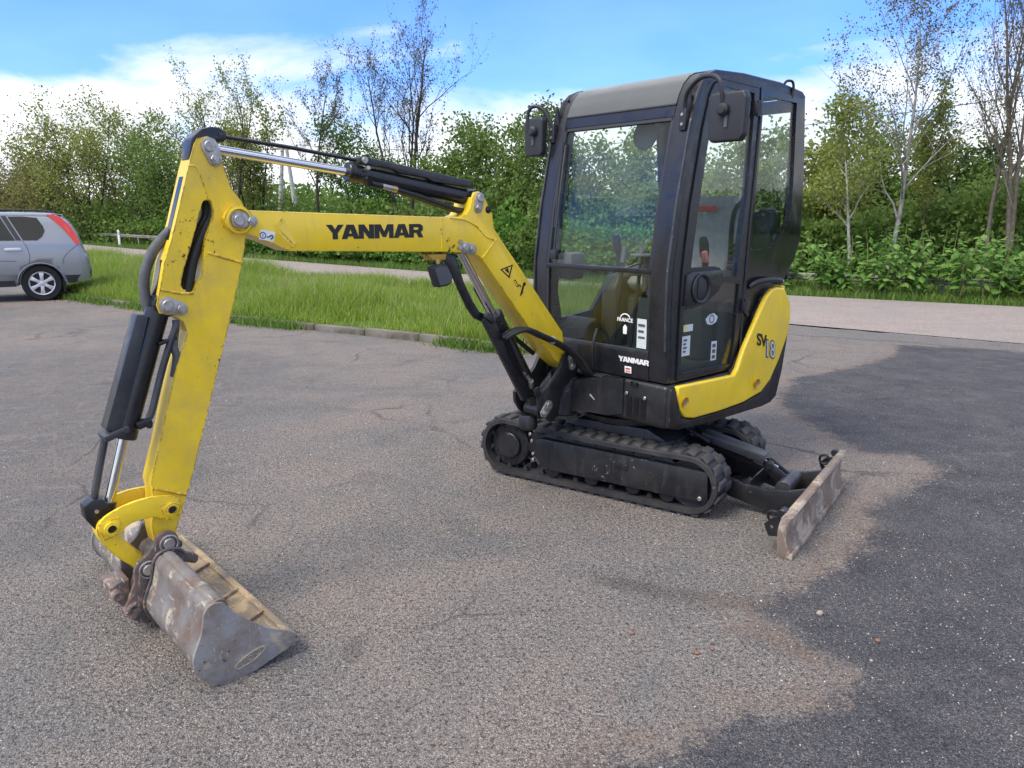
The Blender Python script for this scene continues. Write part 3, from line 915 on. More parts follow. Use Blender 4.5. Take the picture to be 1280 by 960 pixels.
# swing post housing in front of the body
g = G().loft([[(xx, -.30, .545), (xx, -.30, .752), (xx - .1, -.30, .752), (xx - .1, -.30, .545)] for xx in (.04,)] +
             [[(.10, -.36, .53), (.10, -.36, .752), (-.06, -.36, .752), (-.06, -.36, .53)],
              [(.115, -.50, .525), (.11, -.50, .735), (-.06, -.50, .745), (-.06, -.50, .52)],
              [(.14, -.60, .515), (.13, -.60, .715), (-.06, -.60, .735), (-.06, -.60, .51)],
              [(.15, -.68, .50), (.14, -.68, .700), (-.06, -.68, .72), (-.06, -.68, .50)],
              [(.15, -.86, .50), (.14, -.86, .700), (-.06, -.86, .72), (-.06, -.86, .50)],
              [(.10, -.98, .52), (.10, -.98, .72), (-.06, -.98, .73), (-.06, -.98, .52)],
              [(.04, -1.06, .53), (.04, -1.06, .74), (-.06, -1.06, .74), (-.06, -1.06, .53)]])
hs = g.build('front_housing', BLACKP, body, smooth=28)
g = G().prism([(-.03, -.44), (.07, -.44), (.085, -.62), (.05, -.68), (-.03, -.68)], .742, .752, 'z', bev=.003)
g.build('access_lid', GUARD, body)
# grille: slots in the front plate
g = G()
for k in range(13):
    z_ = .540 + k * .0098
    for c_ in range(3):
        y_ = -.255 + c_ * .052
        g.box((.0385, y_, z_), (.004, .040, .0036), 0)
g.build('grille_slot', simple('grille_void', (.003, .003, .003), .9, 0, 0), body)
for y_, z_ in ((-.272, .672), (-.137, .664)):
    G().cyl((.034, y_, z_), (.044, y_, z_), .011, 12, bev=.002).build('grille_bolt', STEEL, body)
G().box((.036, -.22, .735), (.012, .05, .028), .003).build('front_catch', BLACKG, body)
# scuffs on the front
g = G().box((.1195, -.47, .625), (.002, .045, .008), 0, ('X', R(-38))).box((.1195, -.485, .632), (.002, .02, .006), 0, ('X', R(-45)))
g.build('paint_scratch', simple('bare_scratch', (.45, .44, .42), .6, .2, .3), hs)

# ---------------------------------------------------------------- cab
ZB = .758
zs = [ZB, .92, 1.05, 1.15, 1.40, 1.60, 1.75, 1.95, 2.16, 2.28]
roofc = [(-.145, 2.28), (-.165, 2.335), (-.20, 2.395), (-.255, 2.445), (-.33, 2.475)]
front_line = [(xf(z), z) for z in zs] + roofc[1:]
def strip_poly(line, th):
    """band of thickness th behind a front line"""
    out = []
    for i, p in enumerate(line):
        a, b = line[max(i - 1, 0)], line[min(i + 1, len(line) - 1)]
        d = Vector((b[0] - a[0], b[1] - a[1])).normalized()
        out.append((p[0] - d.y * th, p[1] + d.x * th))
    return out
def part_line(z0, z1):
    L_ = [(xf(z0), z0)] + [(xf(z), z) for z in zs if z0 < z < z1] + [(xf(z1), z1)]
    return L_
cabo = BLACKC
YL, YR = -.018, -1.085
def sheet(pts, y0, y1, th, off=0.):
    """curved panel following pts (x,z) front to back with thickness th"""
    f = strip_poly(pts, off) if off else pts
    return f + strip_poly(pts, th)[::-1]
# pillars and rails (one welded frame)
g = G()
for (a, b) in ((YL, YL - .128), (YR, YR + .105)):
    g.prism(sheet(front_line, a, b, -.0 + .055), a, b, 'y', bev=.012, seg=3)
cab = g.build('cab_frame', cabo, ex)
# bright edge trim on the front pillars
for yy in (YL - .004, YR + .004):
    L_ = part_line(.95, 2.2)
    G().tube([(p[0] + .004, yy, p[1]) for p in L_], .0075, 8).build('edge_trim', GUARD, cab)
g = G().prism(sheet(part_line(ZB, .915), 0, 0, .05), YL - .126, YR + .103, 'y', bev=.006)
lp = g.build('front_panel', cabo, cab)
g = G(); word(g, 'YANMAR', (.0158, -.360, .8515), (0, 1, 0), (.07, 0, .997), .031, .228, .002)
g.build('lettering', WHITE, lp)
G().box((.0115, -.290, .806), (.003, .050, .040), .0005, ('Y', R(4))).build('sticker', WHITE, lp)
G().box((.0125, -.290, .812), (.003, .034, .010), 0, ('Y', R(4))).box((.0118, -.298, .797), (.003, .010, .010), 0).box((.0118, -.281, .797), (.003, .010, .010), 0).build('sticker_print', REDPR, lp)
g = G().prism(sheet(part_line(1.372, 1.400), 0, 0, .035), YL - .126, YR + .103, 'y', bev=.004)
g.build('window_divider', cabo, cab)
g = G().prism(sheet(part_line(2.225, 2.282), 0, 0, .05), YL - .126, YR + .103, 'y', bev=.006)
g.build('window_header', cabo, cab)
g = G().prism(sheet(part_line(.913, .936), 0, 0, .018, .0), YL - .126, YR + .103, 'y', bev=.003)
g.build('window_seal', GUARD, cab)
# black gasket round the windscreen
rim = G()
for (y0, y1) in ((YL - .126, YL - .142), (YR + .103, YR + .124)):
    rim.prism(sheet([(p[0] - .004, p[1]) for p in part_line(.93, 2.23)], 0, 0, .02), y0, y1, 'y')
rim.prism(sheet([(p[0] - .004, p[1]) for p in part_line(2.205, 2.226)], 0, 0, .02), YL - .128, YR + .105, 'y')
rim.build('window_gasket', PLASTIC, cab)
def pane(name, z0, z1, mat, off=.014):
    L_ = [(p[0] - off, p[1]) for p in part_line(z0, z1)]
    return G().prism(sheet(L_, 0, 0, .005), YL - .128, YR + .105, 'y').build(name, mat, cab)
wu = pane('windscreen', 1.398, 2.228, GLASS)
wlow = pane('lower_windscreen', .912, 1.374, GLASS_DK)
# roof
rl = roofc + [(-.60, 2.487), (-1.0, 2.480), (-1.27, 2.452), (-1.315, 2.425)]
g = G()
for (a, b) in ((YL - .002, YL - .075), (YR + .002, YR + .075)):
    g.prism(sheet(rl, 0, 0, .05), a, b, 'y', bev=.014, seg=3)
g.prism(sheet([(-.30, 2.468), (-.36, 2.482)], 0, 0, .04), YL - .07, YR + .07, 'y', bev=.004)
g.build('roof_rail', cabo, cab)
g = G().prism(sheet([(-.150, 2.290), (-.172, 2.342), (-.206, 2.398), (-.258, 2.446), (-.322, 2.472)], 0, 0, .010, -.004), YL - .128, YR + .105, 'y')
g.build('roof_window', GLASS_ROOF, cab)
G().tube([(-.149, y_, 2.288) for y_ in (YL - .125, -.5, YR + .105)], .008, 8).build('roof_seal', PLASTIC, cab)
g = G().prism(sheet([(-.34, 2.474), (-.60, 2.480), (-1.0, 2.472), (-1.27, 2.446)], 0, 0, .03), YL - .06, YR + .06, 'y', bev=.004)
g.build('roof', cabo, cab)
G().tube([(-1.07, YL - .02, 2.478), (-1.085, YL - .01, 2.495), (-1.12, YL + .004, 2.492), (-1.135, YL + .006, 2.455), (-1.13, YL + .002, 2.40)], .008, 8).build('aerial_lead', HOSE, cab)
for y_, z_ in ((YL - .06, 2.40), (YR + .06, 2.40)):
    x_ = -.200
    G().cyl((x_ - .01, y_, z_), (x_ + .007, y_, z_ + .006), .009, 10).build('roof_bolt', GUARD, cab)

# left side: frame with door and rear quarter window
side_out = [(xf(.80) - .035, .760), (xf(1.15) - .035, 1.15), (xf(1.40) - .035, 1.40), (xf(1.75) - .04, 1.75), (xf(2.16) - .045, 2.16), (-.215, 2.345), (-.255, 2.40), (-.33, 2.435),
            (-.62, 2.447), (-1.0, 2.440), (-1.295, 2.415), (-1.345, 2.03), (-1.365, 1.79), (-1.374, 1.55), (-1.318, 1.416), (-1.19, 1.276), (-1.0, 1.235), (-.90, 1.19), (-.78, 1.02), (-.68, .88), (-.625, .765)]
door_out = [(-.085, .775), (-.085, 1.15), (-.092, 1.40), (-.135, 1.75), (-.215, 2.16), (-.270, 2.345), (-.305, 2.395), (-.37, 2.425), (-.745, 2.415), (-.757, 2.27), (-.735, 1.80), (-.715, 1.40), (-.700, 1.10), (-.690, .92), (-.665, .785)]
door_gap = [(-.080, .769), (-.080, 1.15), (-.087, 1.40), (-.130, 1.75), (-.210, 2.165), (-.265, 2.35), (-.302, 2.401), (-.37, 2.431), (-.751, 2.421), (-.763, 2.27), (-.741, 1.80), (-.721, 1.40), (-.706, 1.10), (-.696, .915), (-.670, .779)]
upw = [(-.164, 1.405), (-.190, 1.60), (-.216, 1.778), (-.264, 2.068), (-.315, 2.290), (-.335, 2.350), (-.365, 2.382), (-.41, 2.392), (-.700, 2.385), (-.708, 2.27), (-.690, 1.80), (-.660, 1.58), (-.640, 1.40), (-.630, 1.335), (-.500, 1.335), (-.470, 1.372), (-.452, 1.395), (-.40, 1.405)]
loww = [(-.112, 1.170), (-.165, 1.176), (-.225, 1.180), (-.300, 1.192), (-.355, 1.212), (-.415, 1.238), (-.456, 1.268), (-.480, 1.296), (-.500, 1.306), (-.664, 1.290), (-.655, 1.10), (-.648, .93), (-.628, .800), (-.136, .808), (-.112, .83)]
rear = [(-.805, 2.385), (-.808, 2.27), (-.792, 1.80), (-.772, 1.49), (-.90, 1.488), (-1.00, 1.492), (-1.09, 1.53), (-1.165, 1.60), (-1.215, 1.66), (-1.222, 1.79), (-1.210, 2.02), (-1.195, 2.25), (-1.190, 2.375)]
g = G().prism(side_out, YL, YL - .035, 'y', [door_gap, rear])
g.build('side_frame', BLACKC, cab)
# wide black print round the rear quarter glass, glossy
def shrink(poly, k):
    cx_ = sum(p[0] for p in poly) / len(poly); cz_ = sum(p[1] for p in poly) / len(poly)
    return [(cx_ + (p[0] - cx_) * k, cz_ + (p[1] - cz_) * k) for p in poly]
qo = [(-.775, 2.425), (-.783, 2.27), (-.760, 1.78), (-.738, 1.40), (-.732, 1.29), (-1.00, 1.262), (-1.175, 1.290), (-1.305, 1.425), (-1.360, 1.552), (-1.352, 1.79), (-1.332, 2.03), (-1.285, 2.405)]
G().prism(qo, YL + .0015, YL + .006, 'y', [rear]).build('quarter_glass_border', BLACKG, cab)
G().prism(shrink(rear, 1.012), YL - .012, YL - .007, 'y').build('quarter_window', GLASS, cab)
door = G().prism(door_out, YL + .010, YL - .030, 'y', [upw, loww]).build('door', BLACKC, cab)
G().prism(shrink(upw, 1.015), YL - .006, YL - .001, 'y').build('door_window', GLASS, door)
G().prism(shrink(loww, 1.015), YL - .006, YL - .001, 'y').build('lower_door_window', GLASS_DK, door)
# raised handle plate with round grip
hp = [(-.108, 1.196), (-.165, 1.196), (-.225, 1.20), (-.300, 1.212), (-.36, 1.233), (-.42, 1.265), (-.452, 1.30), (-.462, 1.335), (-.455, 1.365), (-.435, 1.385), (-.165, 1.385), (-.12, 1.37)]
G().prism(hp, YL + .008, YL + .022, 'y', bev=.004).build('handle_plate', BLACKC, door)
ring = G().lathe([(.070, 0), (.084, 0), (.088, .006), (.080, .014), (.068, .006), (.066, -.01), (0, -.01)], 32, Matrix.Translation((-.252, YL + .022, 1.288)) @ Matrix.Rotation(R(-90), 4, 'X'))
ring.build('grip_ring', PLASTIC, door)
G().prism(arc((-.252, 1.288), .062, 60, 300, 14), YL + .016, YL + .026, 'y', bev=.003).build('door_grip', PLASTIC, door)
G().lathe([(0, .004), (.010, .004), (.014, 0)], 16, Matrix.Translation((-.132, YL + .011, 1.232)) @ Matrix.Rotation(R(-90), 4, 'X')).build('key_lock', STEEL, door)
for k in range(3):
    G().cyl((-.37 - k * .022, YL + .022, 1.30 - k * .0), (-.37 - k * .022, YL + .027, 1.30), .006, 8).build('plate_rivet', GUARD, door)
for z_ in (1.150, 2.30):
    g = G().box((-.728, YL + .022, z_), (.06, .024, .062), .006).cyl((-.722, YL + .030, z_ - .045), (-.722, YL + .030, z_ + .045), .013, 14, bev=.003)
    g.build('door_hinge', PLASTIC, door)
G().tube([(-.712, YL + .014, .79), (-.716, YL + .014, 1.1), (-.730, YL + .014, 1.5), (-.752, YL + .014, 1.9), (-.770, YL + .014, 2.26)], .007, 8).build('door_seal', PLASTIC, door)
# decals on the lower door glass
def decal(name, x0, x1, z0, z1, mat, parent, y=YL + .0005):
    return G().prism([(x0, z0), (x1, z0), (x1, z1), (x0, z1)], y, y + .001, 'y').build(name, mat, parent)
PALE = simple('pale_sticker', (.55, .60, .60), .5, 0, .08, 60)
PALEY = simple('yellow_sticker', (.62, .58, .18), .5, 0, .08, 60)
decal('sticker', -.135, -.225, 1.045, 1.085, PALE, door); decal('sticker', -.133, -.165, 1.047, 1.083, PALEY, door, YL + .002)
decal('sticker', -.128, -.205, .905, 1.020, PALE, door)
for k in range(4):
    decal('sticker_print', -.14, -.165 - .008 * (k % 2), .925 + k * .022, .936 + k * .022, PLASTIC2, door, YL + .002)
decal('sticker', -.42, -.475, .845, .960, PALE, door)
for k in range(3):
    decal('sticker_print', -.43, -.463, .855 + k * .034, .877 + k * .034, PLASTIC2, door, YL + .002)
G().prism([(-.345, 1.10), (-.385, 1.125), (-.43, 1.13), (-.47, 1.105), (-.455, 1.075), (-.41, 1.062), (-.365, 1.07)], YL + .0005, YL + .0015, 'y').build('sticker', PALE, door)
G().prism(arc((-.408, 1.097), .026, 0, 360, 12)[:-1], YL + .002, YL + .003, 'y', [arc((-.408, 1.097), .019, 0, 360, 12)[:-1]]).build('sticker_print', PLASTIC2, door)
# fuel cap / work rail behind the door
G().tube([(-.79, YL + .005, 1.262), (-.83, YL + .035, 1.292), (-.95, YL + .045, 1.300), (-1.09, YL + .035, 1.288), (-1.14, YL + .01, 1.276)], .018, 12).build('grab_rail', PLASTIC, cab)
G().cyl((-1.135, YL + .012, 1.276), (-1.15, YL + .03, 1.279), .013, 12).build('rail_end', STEEL, cab)
G().cyl((-.775, YL - .01, 1.095), (-.775, YL + .014, 1.095), .016, 16, bev=.004).build('cap_screw', PLASTIC, cab)

# right side and back of the cab
side_r = [(p[0], p[1]) for p in side_out]
winr = [(-.16, 1.20), (-.21, 1.75), (-.30, 2.25), (-.36, 2.36), (-1.16, 2.36), (-1.24, 1.75), (-1.20, 1.45), (-1.05, 1.36), (-.70, 1.30), (-.5, 1.05), (-.2, 1.02)]
G().prism(side_r, YR, YR + .03, 'y', [winr]).build('side_frame', BLACKC, cab)
G().prism(shrink(winr, 1.01), YR + .012, YR + .017, 'y').build('side_window', GLASS, cab)
bk = [(YL - .033, 1.28), (YR + .028, 1.28), (YR + .028, 2.42), (YL - .033, 2.42)]
bwin = [(YL - .09, 1.42), (YR + .09, 1.42), (YR + .09, 2.34), (YL - .09, 2.34)]
G().prism(bk, -1.325, -1.30, 'x', [bwin]).build('rear_frame', BLACKC, cab)
G().prism(shrink(bwin, 1.01), -1.318, -1.313, 'x').build('rear_window', GLASS, cab)
# wiper
G().tube([(xf(1.47) + .012, -.905, 1.455), (xf(1.60) + .018, -.905, 1.60), (xf(1.85) + .018, -.912, 1.85), (xf(2.12) + .016, -.93, 2.12)], .0075, 8).tube([(xf(1.62) + .009, -.925, 1.62), (xf(1.86) + .009, -.94, 1.86), (xf(2.14) + .009, -.965, 2.14)], .010, 6).build('wiper_arm', PLASTIC, cab)
G().box((xf(1.46) + .012, -.905, 1.455), (.035, .05, .06), .01).build('wiper_motor_cap', PLASTIC, cab)

# ---- inside the cab
G().box((-.62, -.55, .80), (1.1, .94, .05), .01).build('cab_floor', PLASTIC2, cab)
G().prism([(-.58, .80), (-.58, 1.16), (-1.0, 1.24), (-1.28, 1.24), (-1.28, .80)], YL - .06, YR + .06, 'y', bev=.03).build('seat_console', PLASTIC2, cab)
st = G().prism([(-.56, 1.20), (-.52, 1.26), (-.56, 1.30), (-.92, 1.28), (-.98, 1.22), (-.95, 1.18)], -.27, -.78, 'y', bev=.03, seg=3).build('operator_seat', SEAT, cab)
G().prism([(-.90, 1.26), (-.98, 1.50), (-1.02, 1.78), (-1.06, 1.83), (-1.11, 1.80), (-1.09, 1.5), (-1.0, 1.24)], -.29, -.76, 'y', bev=.035, seg=3).build('seat_backrest', SEAT, st)
G().prism([(-.965, 1.725), (-.965, 1.755), (-.968, 1.755), (-.968, 1.725)], -.40, -.65, 'y').build('seat_lettering', REDPR, st)
for yy in (-.18, -.87):
    c_ = G().prism([(-.45, .82), (-.45, 1.22), (-.50, 1.30), (-.85, 1.36), (-.92, 1.30), (-.92, .82)], yy - .065, yy + .065, 'y', bev=.025, seg=3).build('arm_console', PLASTIC2, cab)
    G().tube([(-.56, yy, 1.32), (-.55, yy, 1.40), (-.54, yy, 1.47)], .02, 10).lathe([(.026, 0), (.03, .03), (.028, .09), (.02, .12), (0, .125)], 16, Matrix.Translation((-.54, yy, 1.45)) @ Matrix.Rotation(R(12), 4, 'Y')).build('joystick', PLASTIC, c_)
G().tube([(-.52, -.12, 1.30), (-.48, -.115, 1.37), (-.45, -.11, 1.43)], .012, 8).build('safety_lever', PLASTIC, cab)
G().box((-.44, -.108, 1.455), (.035, .03, .07), .01, ('Y', R(20))).build('lever_grip', simple('red_grip', (.50, .16, .13), .6), cab)
for yy in (-.46, -.60):
    G().tube([(-.20, yy, .83), (-.24, yy, 1.1), (-.28, yy, 1.42)], .012, 8).build('travel_lever', PLASTIC, cab)
    G().cyl((-.278, yy, 1.40), (-.295, yy, 1.50), .02, 12, bev=.004).build('lever_knob', PLASTIC2, cab)
g = G().cyl((-.21, -.36, 1.455), (-.21, -.36, 1.470), .10, 24, bev=.004).cyl((-.21, -.36, 1.25), (-.21, -.36, 1.455), .022, 12)
g.build('cup_tray', PLASTIC2, cab)
G().box((-.10, -.88, 1.38), (.13, .13, .17), .03).build('heater_duct', PLASTIC2, cab)
G().prism([(-.05, .82), (-.05, 1.0), (-.16, 1.06), (-.30, .83)], -.70, -.94, 'y', bev=.02).build('foot_pedal', PLASTIC, cab)
g = G().box((-1.20, -.17, 1.58), (.13, .14, .28), .02)
g.build('fuse_housing', PLASTIC, cab)
G().cyl((-1.20, -.17, 1.72), (-1.20, -.17, 1.742), .055, 20, bev=.006).build('housing_cap', PLASTIC2, cab)
G().lathe([(0, 0), (.025, .004), (.03, .0)], 16, Matrix.Translation((-1.20, -.098, 1.55)) @ Matrix.Rotation(R(-90), 4, 'X')).build('housing_dial', simple('teal_dial', (.10, .30, .33), .4), cab)
G().tube([(-1.05 + .055 * math.cos(a), -.045, 1.42 + .06 * math.sin(a)) for a in np.linspace(R(120), R(380), 12)], .008, 8).build('coat_hook', PLASTIC2, cab)
G().tube([(-.85, -.20, 1.40), (-.83, -.19, 1.62), (-.86, -.19, 1.73), (-.95, -.19, 1.78), (-1.04, -.19, 1.75)], .016, 10).build('arm_hoop', PLASTIC, cab)
for k in range(5):
    G().cyl((-.86, -.17, 1.36 + k * .035), (-.86, -.17, 1.38 + k * .035), .055 - .002 * k, 20, bev=.008).build('bellows', PLASTIC, cab)
# interior mirror
G().lathe([(0, .0), (.085, 0), (.09, .01), (.06, .03), (0, .035)], 24, Matrix.Translation((-.25, -.43, 2.155)) @ Matrix.Rotation(R(85), 4, 'Y') @ Matrix.Scale(.78, 4, (0, 0, 1))).tube([(-.27, -.43, 2.20), (-.28, -.42, 2.27), (-.26, -.40, 2.31)], .01, 8).build('inside_mirror', PLASTIC2, cab)
# decals behind the lower windscreen
def fdecal(name, y0, y1, z0, z1, mat, dx=0.):
    x_ = xf((z0 + z1) / 2) - .011 + dx
    return G().prism([(y0, z0), (y1, z0), (y1, z1), (y0, z1)], x_, x_ + .001, 'x').build(name, mat, wlow)
fdecal('sticker', -.235, -.165, .945, 1.115, PALE)
for k in range(4):
    fdecal('sticker_print', -.225, -.185 + .008 * (k % 2), .965 + k * .036, .978 + k * .036, PLASTIC2, .002)
g = G(); font_mesh(g, 'FRANCE', (xf(1.1) - .010, -.385, 1.088), (0, 1, 0), (0, 0, 1), .022, .0005, .0008, 1.05)
g.build('lettering', WHITE, wlow)
g = G().prism(arc((-.325, 1.092), .045, 30, 150, 12) + arc((-.325, 1.092), .038, 150, 30, 12), xf(1.1) - .011, xf(1.1) - .010, 'x')
g.prism([(-.338, 1.015), (-.312, 1.015), (-.310, 1.055), (-.325, 1.072), (-.340, 1.055)], xf(1.05) - .011, xf(1.05) - .010, 'x')
g.build('crest', WHITE, wlow)

# outside mirrors
def mirror(yc_, zc_, w, h_, path, yb, flip):
    m = G()
    pts = []
    for (a, b) in ((-.5, -.42), (-.42, -.5), (.40, -.5), (.5, -.38), (.5, .36), (.42, .5), (-.42, .5), (-.5, .42)):
        pts.append((yc_ + a * w * flip * (1 + .10 * b), zc_ + b * h_))
    m.prism(pts, -.085, -.035, 'x', bev=.018, seg=3)
    mo = m.build('mirror_housing', PLASTIC, cab)
    G().prism(shrink(pts, .9), -.0875, -.0858, 'x').build('mirror_glass', simple('mirror_silver_%d' % int(yc_ * 100), (.8, .8, .8), .03, 1., 0), mo)
    G().tube(path, .012, 10).build('mirror_stay', PLASTIC, mo)
    G().lathe([(0, .038), (.02, .036), (.032, .022), (.034, 0)], 18, Matrix.Translation((-.037, yc_ - .012 * flip, zc_ + .035)) @ Matrix.Rotation(R(90), 4, 'Y')).build('mirror_ball', PLASTIC, mo)
    G().prism([(yc_ - .006, zc_ - .05), (yc_ + .012, zc_ - .05), (yc_ + .012, zc_ + .02), (yc_ - .006, zc_ + .02)], -.037, -.028, 'x').build('ball_stem', PLASTIC2, mo)
    return mo
ml = mirror(.250, 2.180, .215, .240, [(-.112, -.055, 2.20), (-.098, -.05, 2.29), (-.075, -.01, 2.345), (-.05, .07, 2.385), (-.035, .15, 2.388), (-.028, .205, 2.36), (-.030, .222, 2.30), (-.045, .225, 2.225)], -.03, 1)
mr_ = mirror(-1.175, 2.182, .165, .235, [(-.112, -1.06, 2.20), (-.09, -1.10, 2.31), (-.07, -1.14, 2.36), (-.05, -1.19, 2.37), (-.04, -1.225, 2.33), (-.04, -1.228, 2.22)], -1.08, -1)
for yy in (-.062, YR + .02):
    G().box((xf(2.2) + .012, yy, 2.20), (.035, .045, .115), .010).build('mirror_mount', PLASTIC, cab)
    G().prism([(yy - .03, 2.15), (yy + .026, 2.15), (yy + .026, 2.28), (yy + .01, 2.35), (yy - .005, 2.35)], xf(2.25) + .004, xf(2.25) - .01, 'x').build('mount_plate', PLASTIC, cab)
    G().cyl((xf(2.2) + .025, yy, 2.225), (xf(2.2) + .034, yy, 2.225), .009, 8).cyl((xf(2.2) + .025, yy, 2.175), (xf(2.2) + .034, yy, 2.175), .009, 8).build('mount_bolt', STEEL, cab)

# ---------------------------------------------------------------- boom
YC = -.73
boom_p = [(2.199, 1.684), (2.190, 1.708), (2.165, 1.728), (2.138, 1.733), (2.101, 1.718), (1.760, 1.707), (1.063, 1.687), (.958, 1.688), (.922, 1.700), (.896, 1.730), (.880, 1.785), (.868, 1.812), (.834, 1.820), (.805, 1.806), (.790, 1.780), (.742, 1.700), (.732, 1.628), (.675, 1.561),
          (.474, 1.330), (.194, 1.007), (.181, .932), (.131, .867), (.100, .810), (.125, .775), (.160, .772), (.261, .849), (.312, .903), (.472, 1.063), (.804, 1.451), (.832, 1.478), (.862, 1.493), (.897, 1.501), (1.070, 1.511), (1.770, 1.536), (1.916, 1.541), (2.136, 1.635), (2.178, 1.645)]
boom = G().prism(boom_p, -.655, -.805, 'y', bev=.007, seg=2).build('boom', YELLOW, ex)
g = G(); word(g, 'YANMAR', (1.735, -.6545, 1.588), (-1, 0, 0), (0, 0, 1), .066, .540, .0012)
g.build('lettering', BLACKPR, boom)
# rolled seams on the boom side
G().tube([(1.085, -.6550, 1.515), (1.080, -.6550, 1.684)], .0035, 6).tube([(.815, -.6548, 1.470), (.715, -.6548, 1.57)], .005, 6).tube([(1.03, -.655, 1.684), (.93, -.655, 1.672), (.85, -.655, 1.635), (.79, -.655, 1.585), (.735, -.655, 1.565)], .005, 6).build('weld_seam', YELLOW, boom)
g = G().loft([[(1.985, -.6553, 1.655), (1.975, -.6553, 1.610), (1.915, -.6553, 1.552), (1.90, -.6553, 1.558)],
              [(1.975, -.648, 1.652), (1.96, -.648, 1.612), (1.905, -.648, 1.560), (1.895, -.648, 1.566)],
              [(1.94, -.6553, 1.690), (1.93, -.6553, 1.625), (1.89, -.6553, 1.572), (1.885, -.6553, 1.578)]], caps=False)
g.build('nose_rib', YELLOW, boom)
def pin_plate(p0, p1, y, r0, r1, parent, mat=STEEL):
    """oval keeper plate with a big pin head and a bolt"""
    a, b = Vector((p0[0], p0[1])), Vector((p1[0], p1[1])); d = (b - a).normalized()
    th0 = math.degrees(math.atan2(d.y, d.x))
    pl = arc(a, r0, th0 + 80, th0 + 280, 10) + arc(b, r1, th0 - 80, th0 + 80, 8)
    o = G().prism(pl, y, y + .009, 'y', bev=.002).build('pin_keeper', mat, parent)
    G().cyl((a.x, y + .008, a.y), (a.x, y + .017, a.y), r0 * .68, 20, bev=.003).build('pin_head', mat, o)
    G().cyl((b.x, y + .008, b.y), (b.x, y + .016, b.y), r1 * .72, 6, bev=.002).cyl((b.x, y + .008, b.y), (b.x, y + .024, b.y), r1 * .36, 10).build('keeper_bolt', mat, o)
    return o
pin_plate((2.139, 1.677), (2.084, 1.673), -.655, .034, .026, boom)
pin_plate((.833, 1.784), (.845, 1.733), -.655, .030, .026, boom)
pin_plate((.934, 1.531), (.888, 1.520), -.655, .028, .028, boom)
G().lathe([(.052, 0), (.060, .004), (.060, .010), (.046, .014)], 24, Matrix.Translation((2.139, -.656, 1.677)) @ Matrix.Rotation(R(-90), 4, 'X')).build('pin_boss', YELLOW_WORN, boom)
G().cyl((.966, -.656, 1.562), (.966, -.646, 1.562), .013, 6).cyl((.972, -.656, 1.532), (.972, -.644, 1.532), .014, 6).build('boom_bolt', STEEL, boom)
G().lathe([(0, .002), (.017, .002), (.020, 0)], 16, Matrix.Translation((.772, -.655, 1.725)) @ Matrix.Rotation(R(-90), 4, 'X')).build('eye_plug', DKPAINT, boom)
# warning signs on the boom
g = G().prism([(.690, 1.405), (.596, 1.428), (.622, 1.352)], -.6545, -.6535, 'y', [[(.676, 1.402), (.608, 1.419), (.627, 1.365)]])
g.tube([(.652, -.6538, 1.402), (.630, -.6538, 1.388)], .005, 6).tube([(.640, -.6538, 1.410), (.628, -.6538, 1.385)], .004, 6)
g.prism([(.592, 1.336), (.578, 1.344), (.552, 1.308), (.566, 1.300)], -.6545, -.6535, 'y', [[(.590, 1.333), (.580, 1.339), (.558, 1.309), (.566, 1.304)]])
g.tube([(.560, -.6538, 1.302), (.545, -.6538, 1.312), (.535, -.6538, 1.300)], .003, 6)
g.prism([(.520, 1.312), (.508, 1.316), (.522, 1.262), (.534, 1.252), (.545, 1.246)], -.6545, -.6535, 'y').prism(arc((.509, 1.314), .011, 0, 360, 8)[:-1], -.6545, -.6535, 'y')
g.build('warning_pictogram', BLACKPR, boom)
dec = G().prism([(2.045, 1.638), (1.979, 1.625), (1.990, 1.583), (2.056, 1.597)], -.6545, -.6536, 'y').build('lifting_sticker', WHITE, boom)
g = G().prism(arc((2.037, 1.612), .015, 0, 360, 14)[:-1], -.6534, -.6528, 'y', [arc((2.037, 1.612), .011, 0, 360, 14)[:-1]])
g.tube([(2.020, -.653, 1.605), (2.008, -.653, 1.606), (1.998, -.653, 1.612), (1.992, -.653, 1.606), (1.996, -.653, 1.598), (2.004, -.653, 1.597)], .003, 6).box((2.037, -.653, 1.612), (.003, .001, .012))
g.build('sticker_print', simple('blue_print', (.02, .04, .12), .5), dec)
# work lamp below the boom
lampp = [(1.154, 1.438), (1.103, 1.452), (1.057, 1.446), (1.022, 1.386), (1.028, 1.348), (1.050, 1.337), (1.116, 1.330)]
lmp = G().prism(lampp, -.700, -.645, 'y', bev=.010, seg=2).build('work_lamp', PLASTIC, boom)
G().prism(shrink(lampp, .8), -.645, -.641, 'y').build('lamp_lens', PLASTIC2, lmp)
G().prism([(1.16, 1.500), (1.04, 1.500), (1.05, 1.470), (1.13, 1.470)], -.74, -.67, 'y', bev=.004).build('lamp_bracket', YELLOW_UNDER, lmp)
G().cyl((1.095, -.675, 1.448), (1.095, -.675, 1.475), .010, 10).build('lamp_stud', BRASS, lmp)

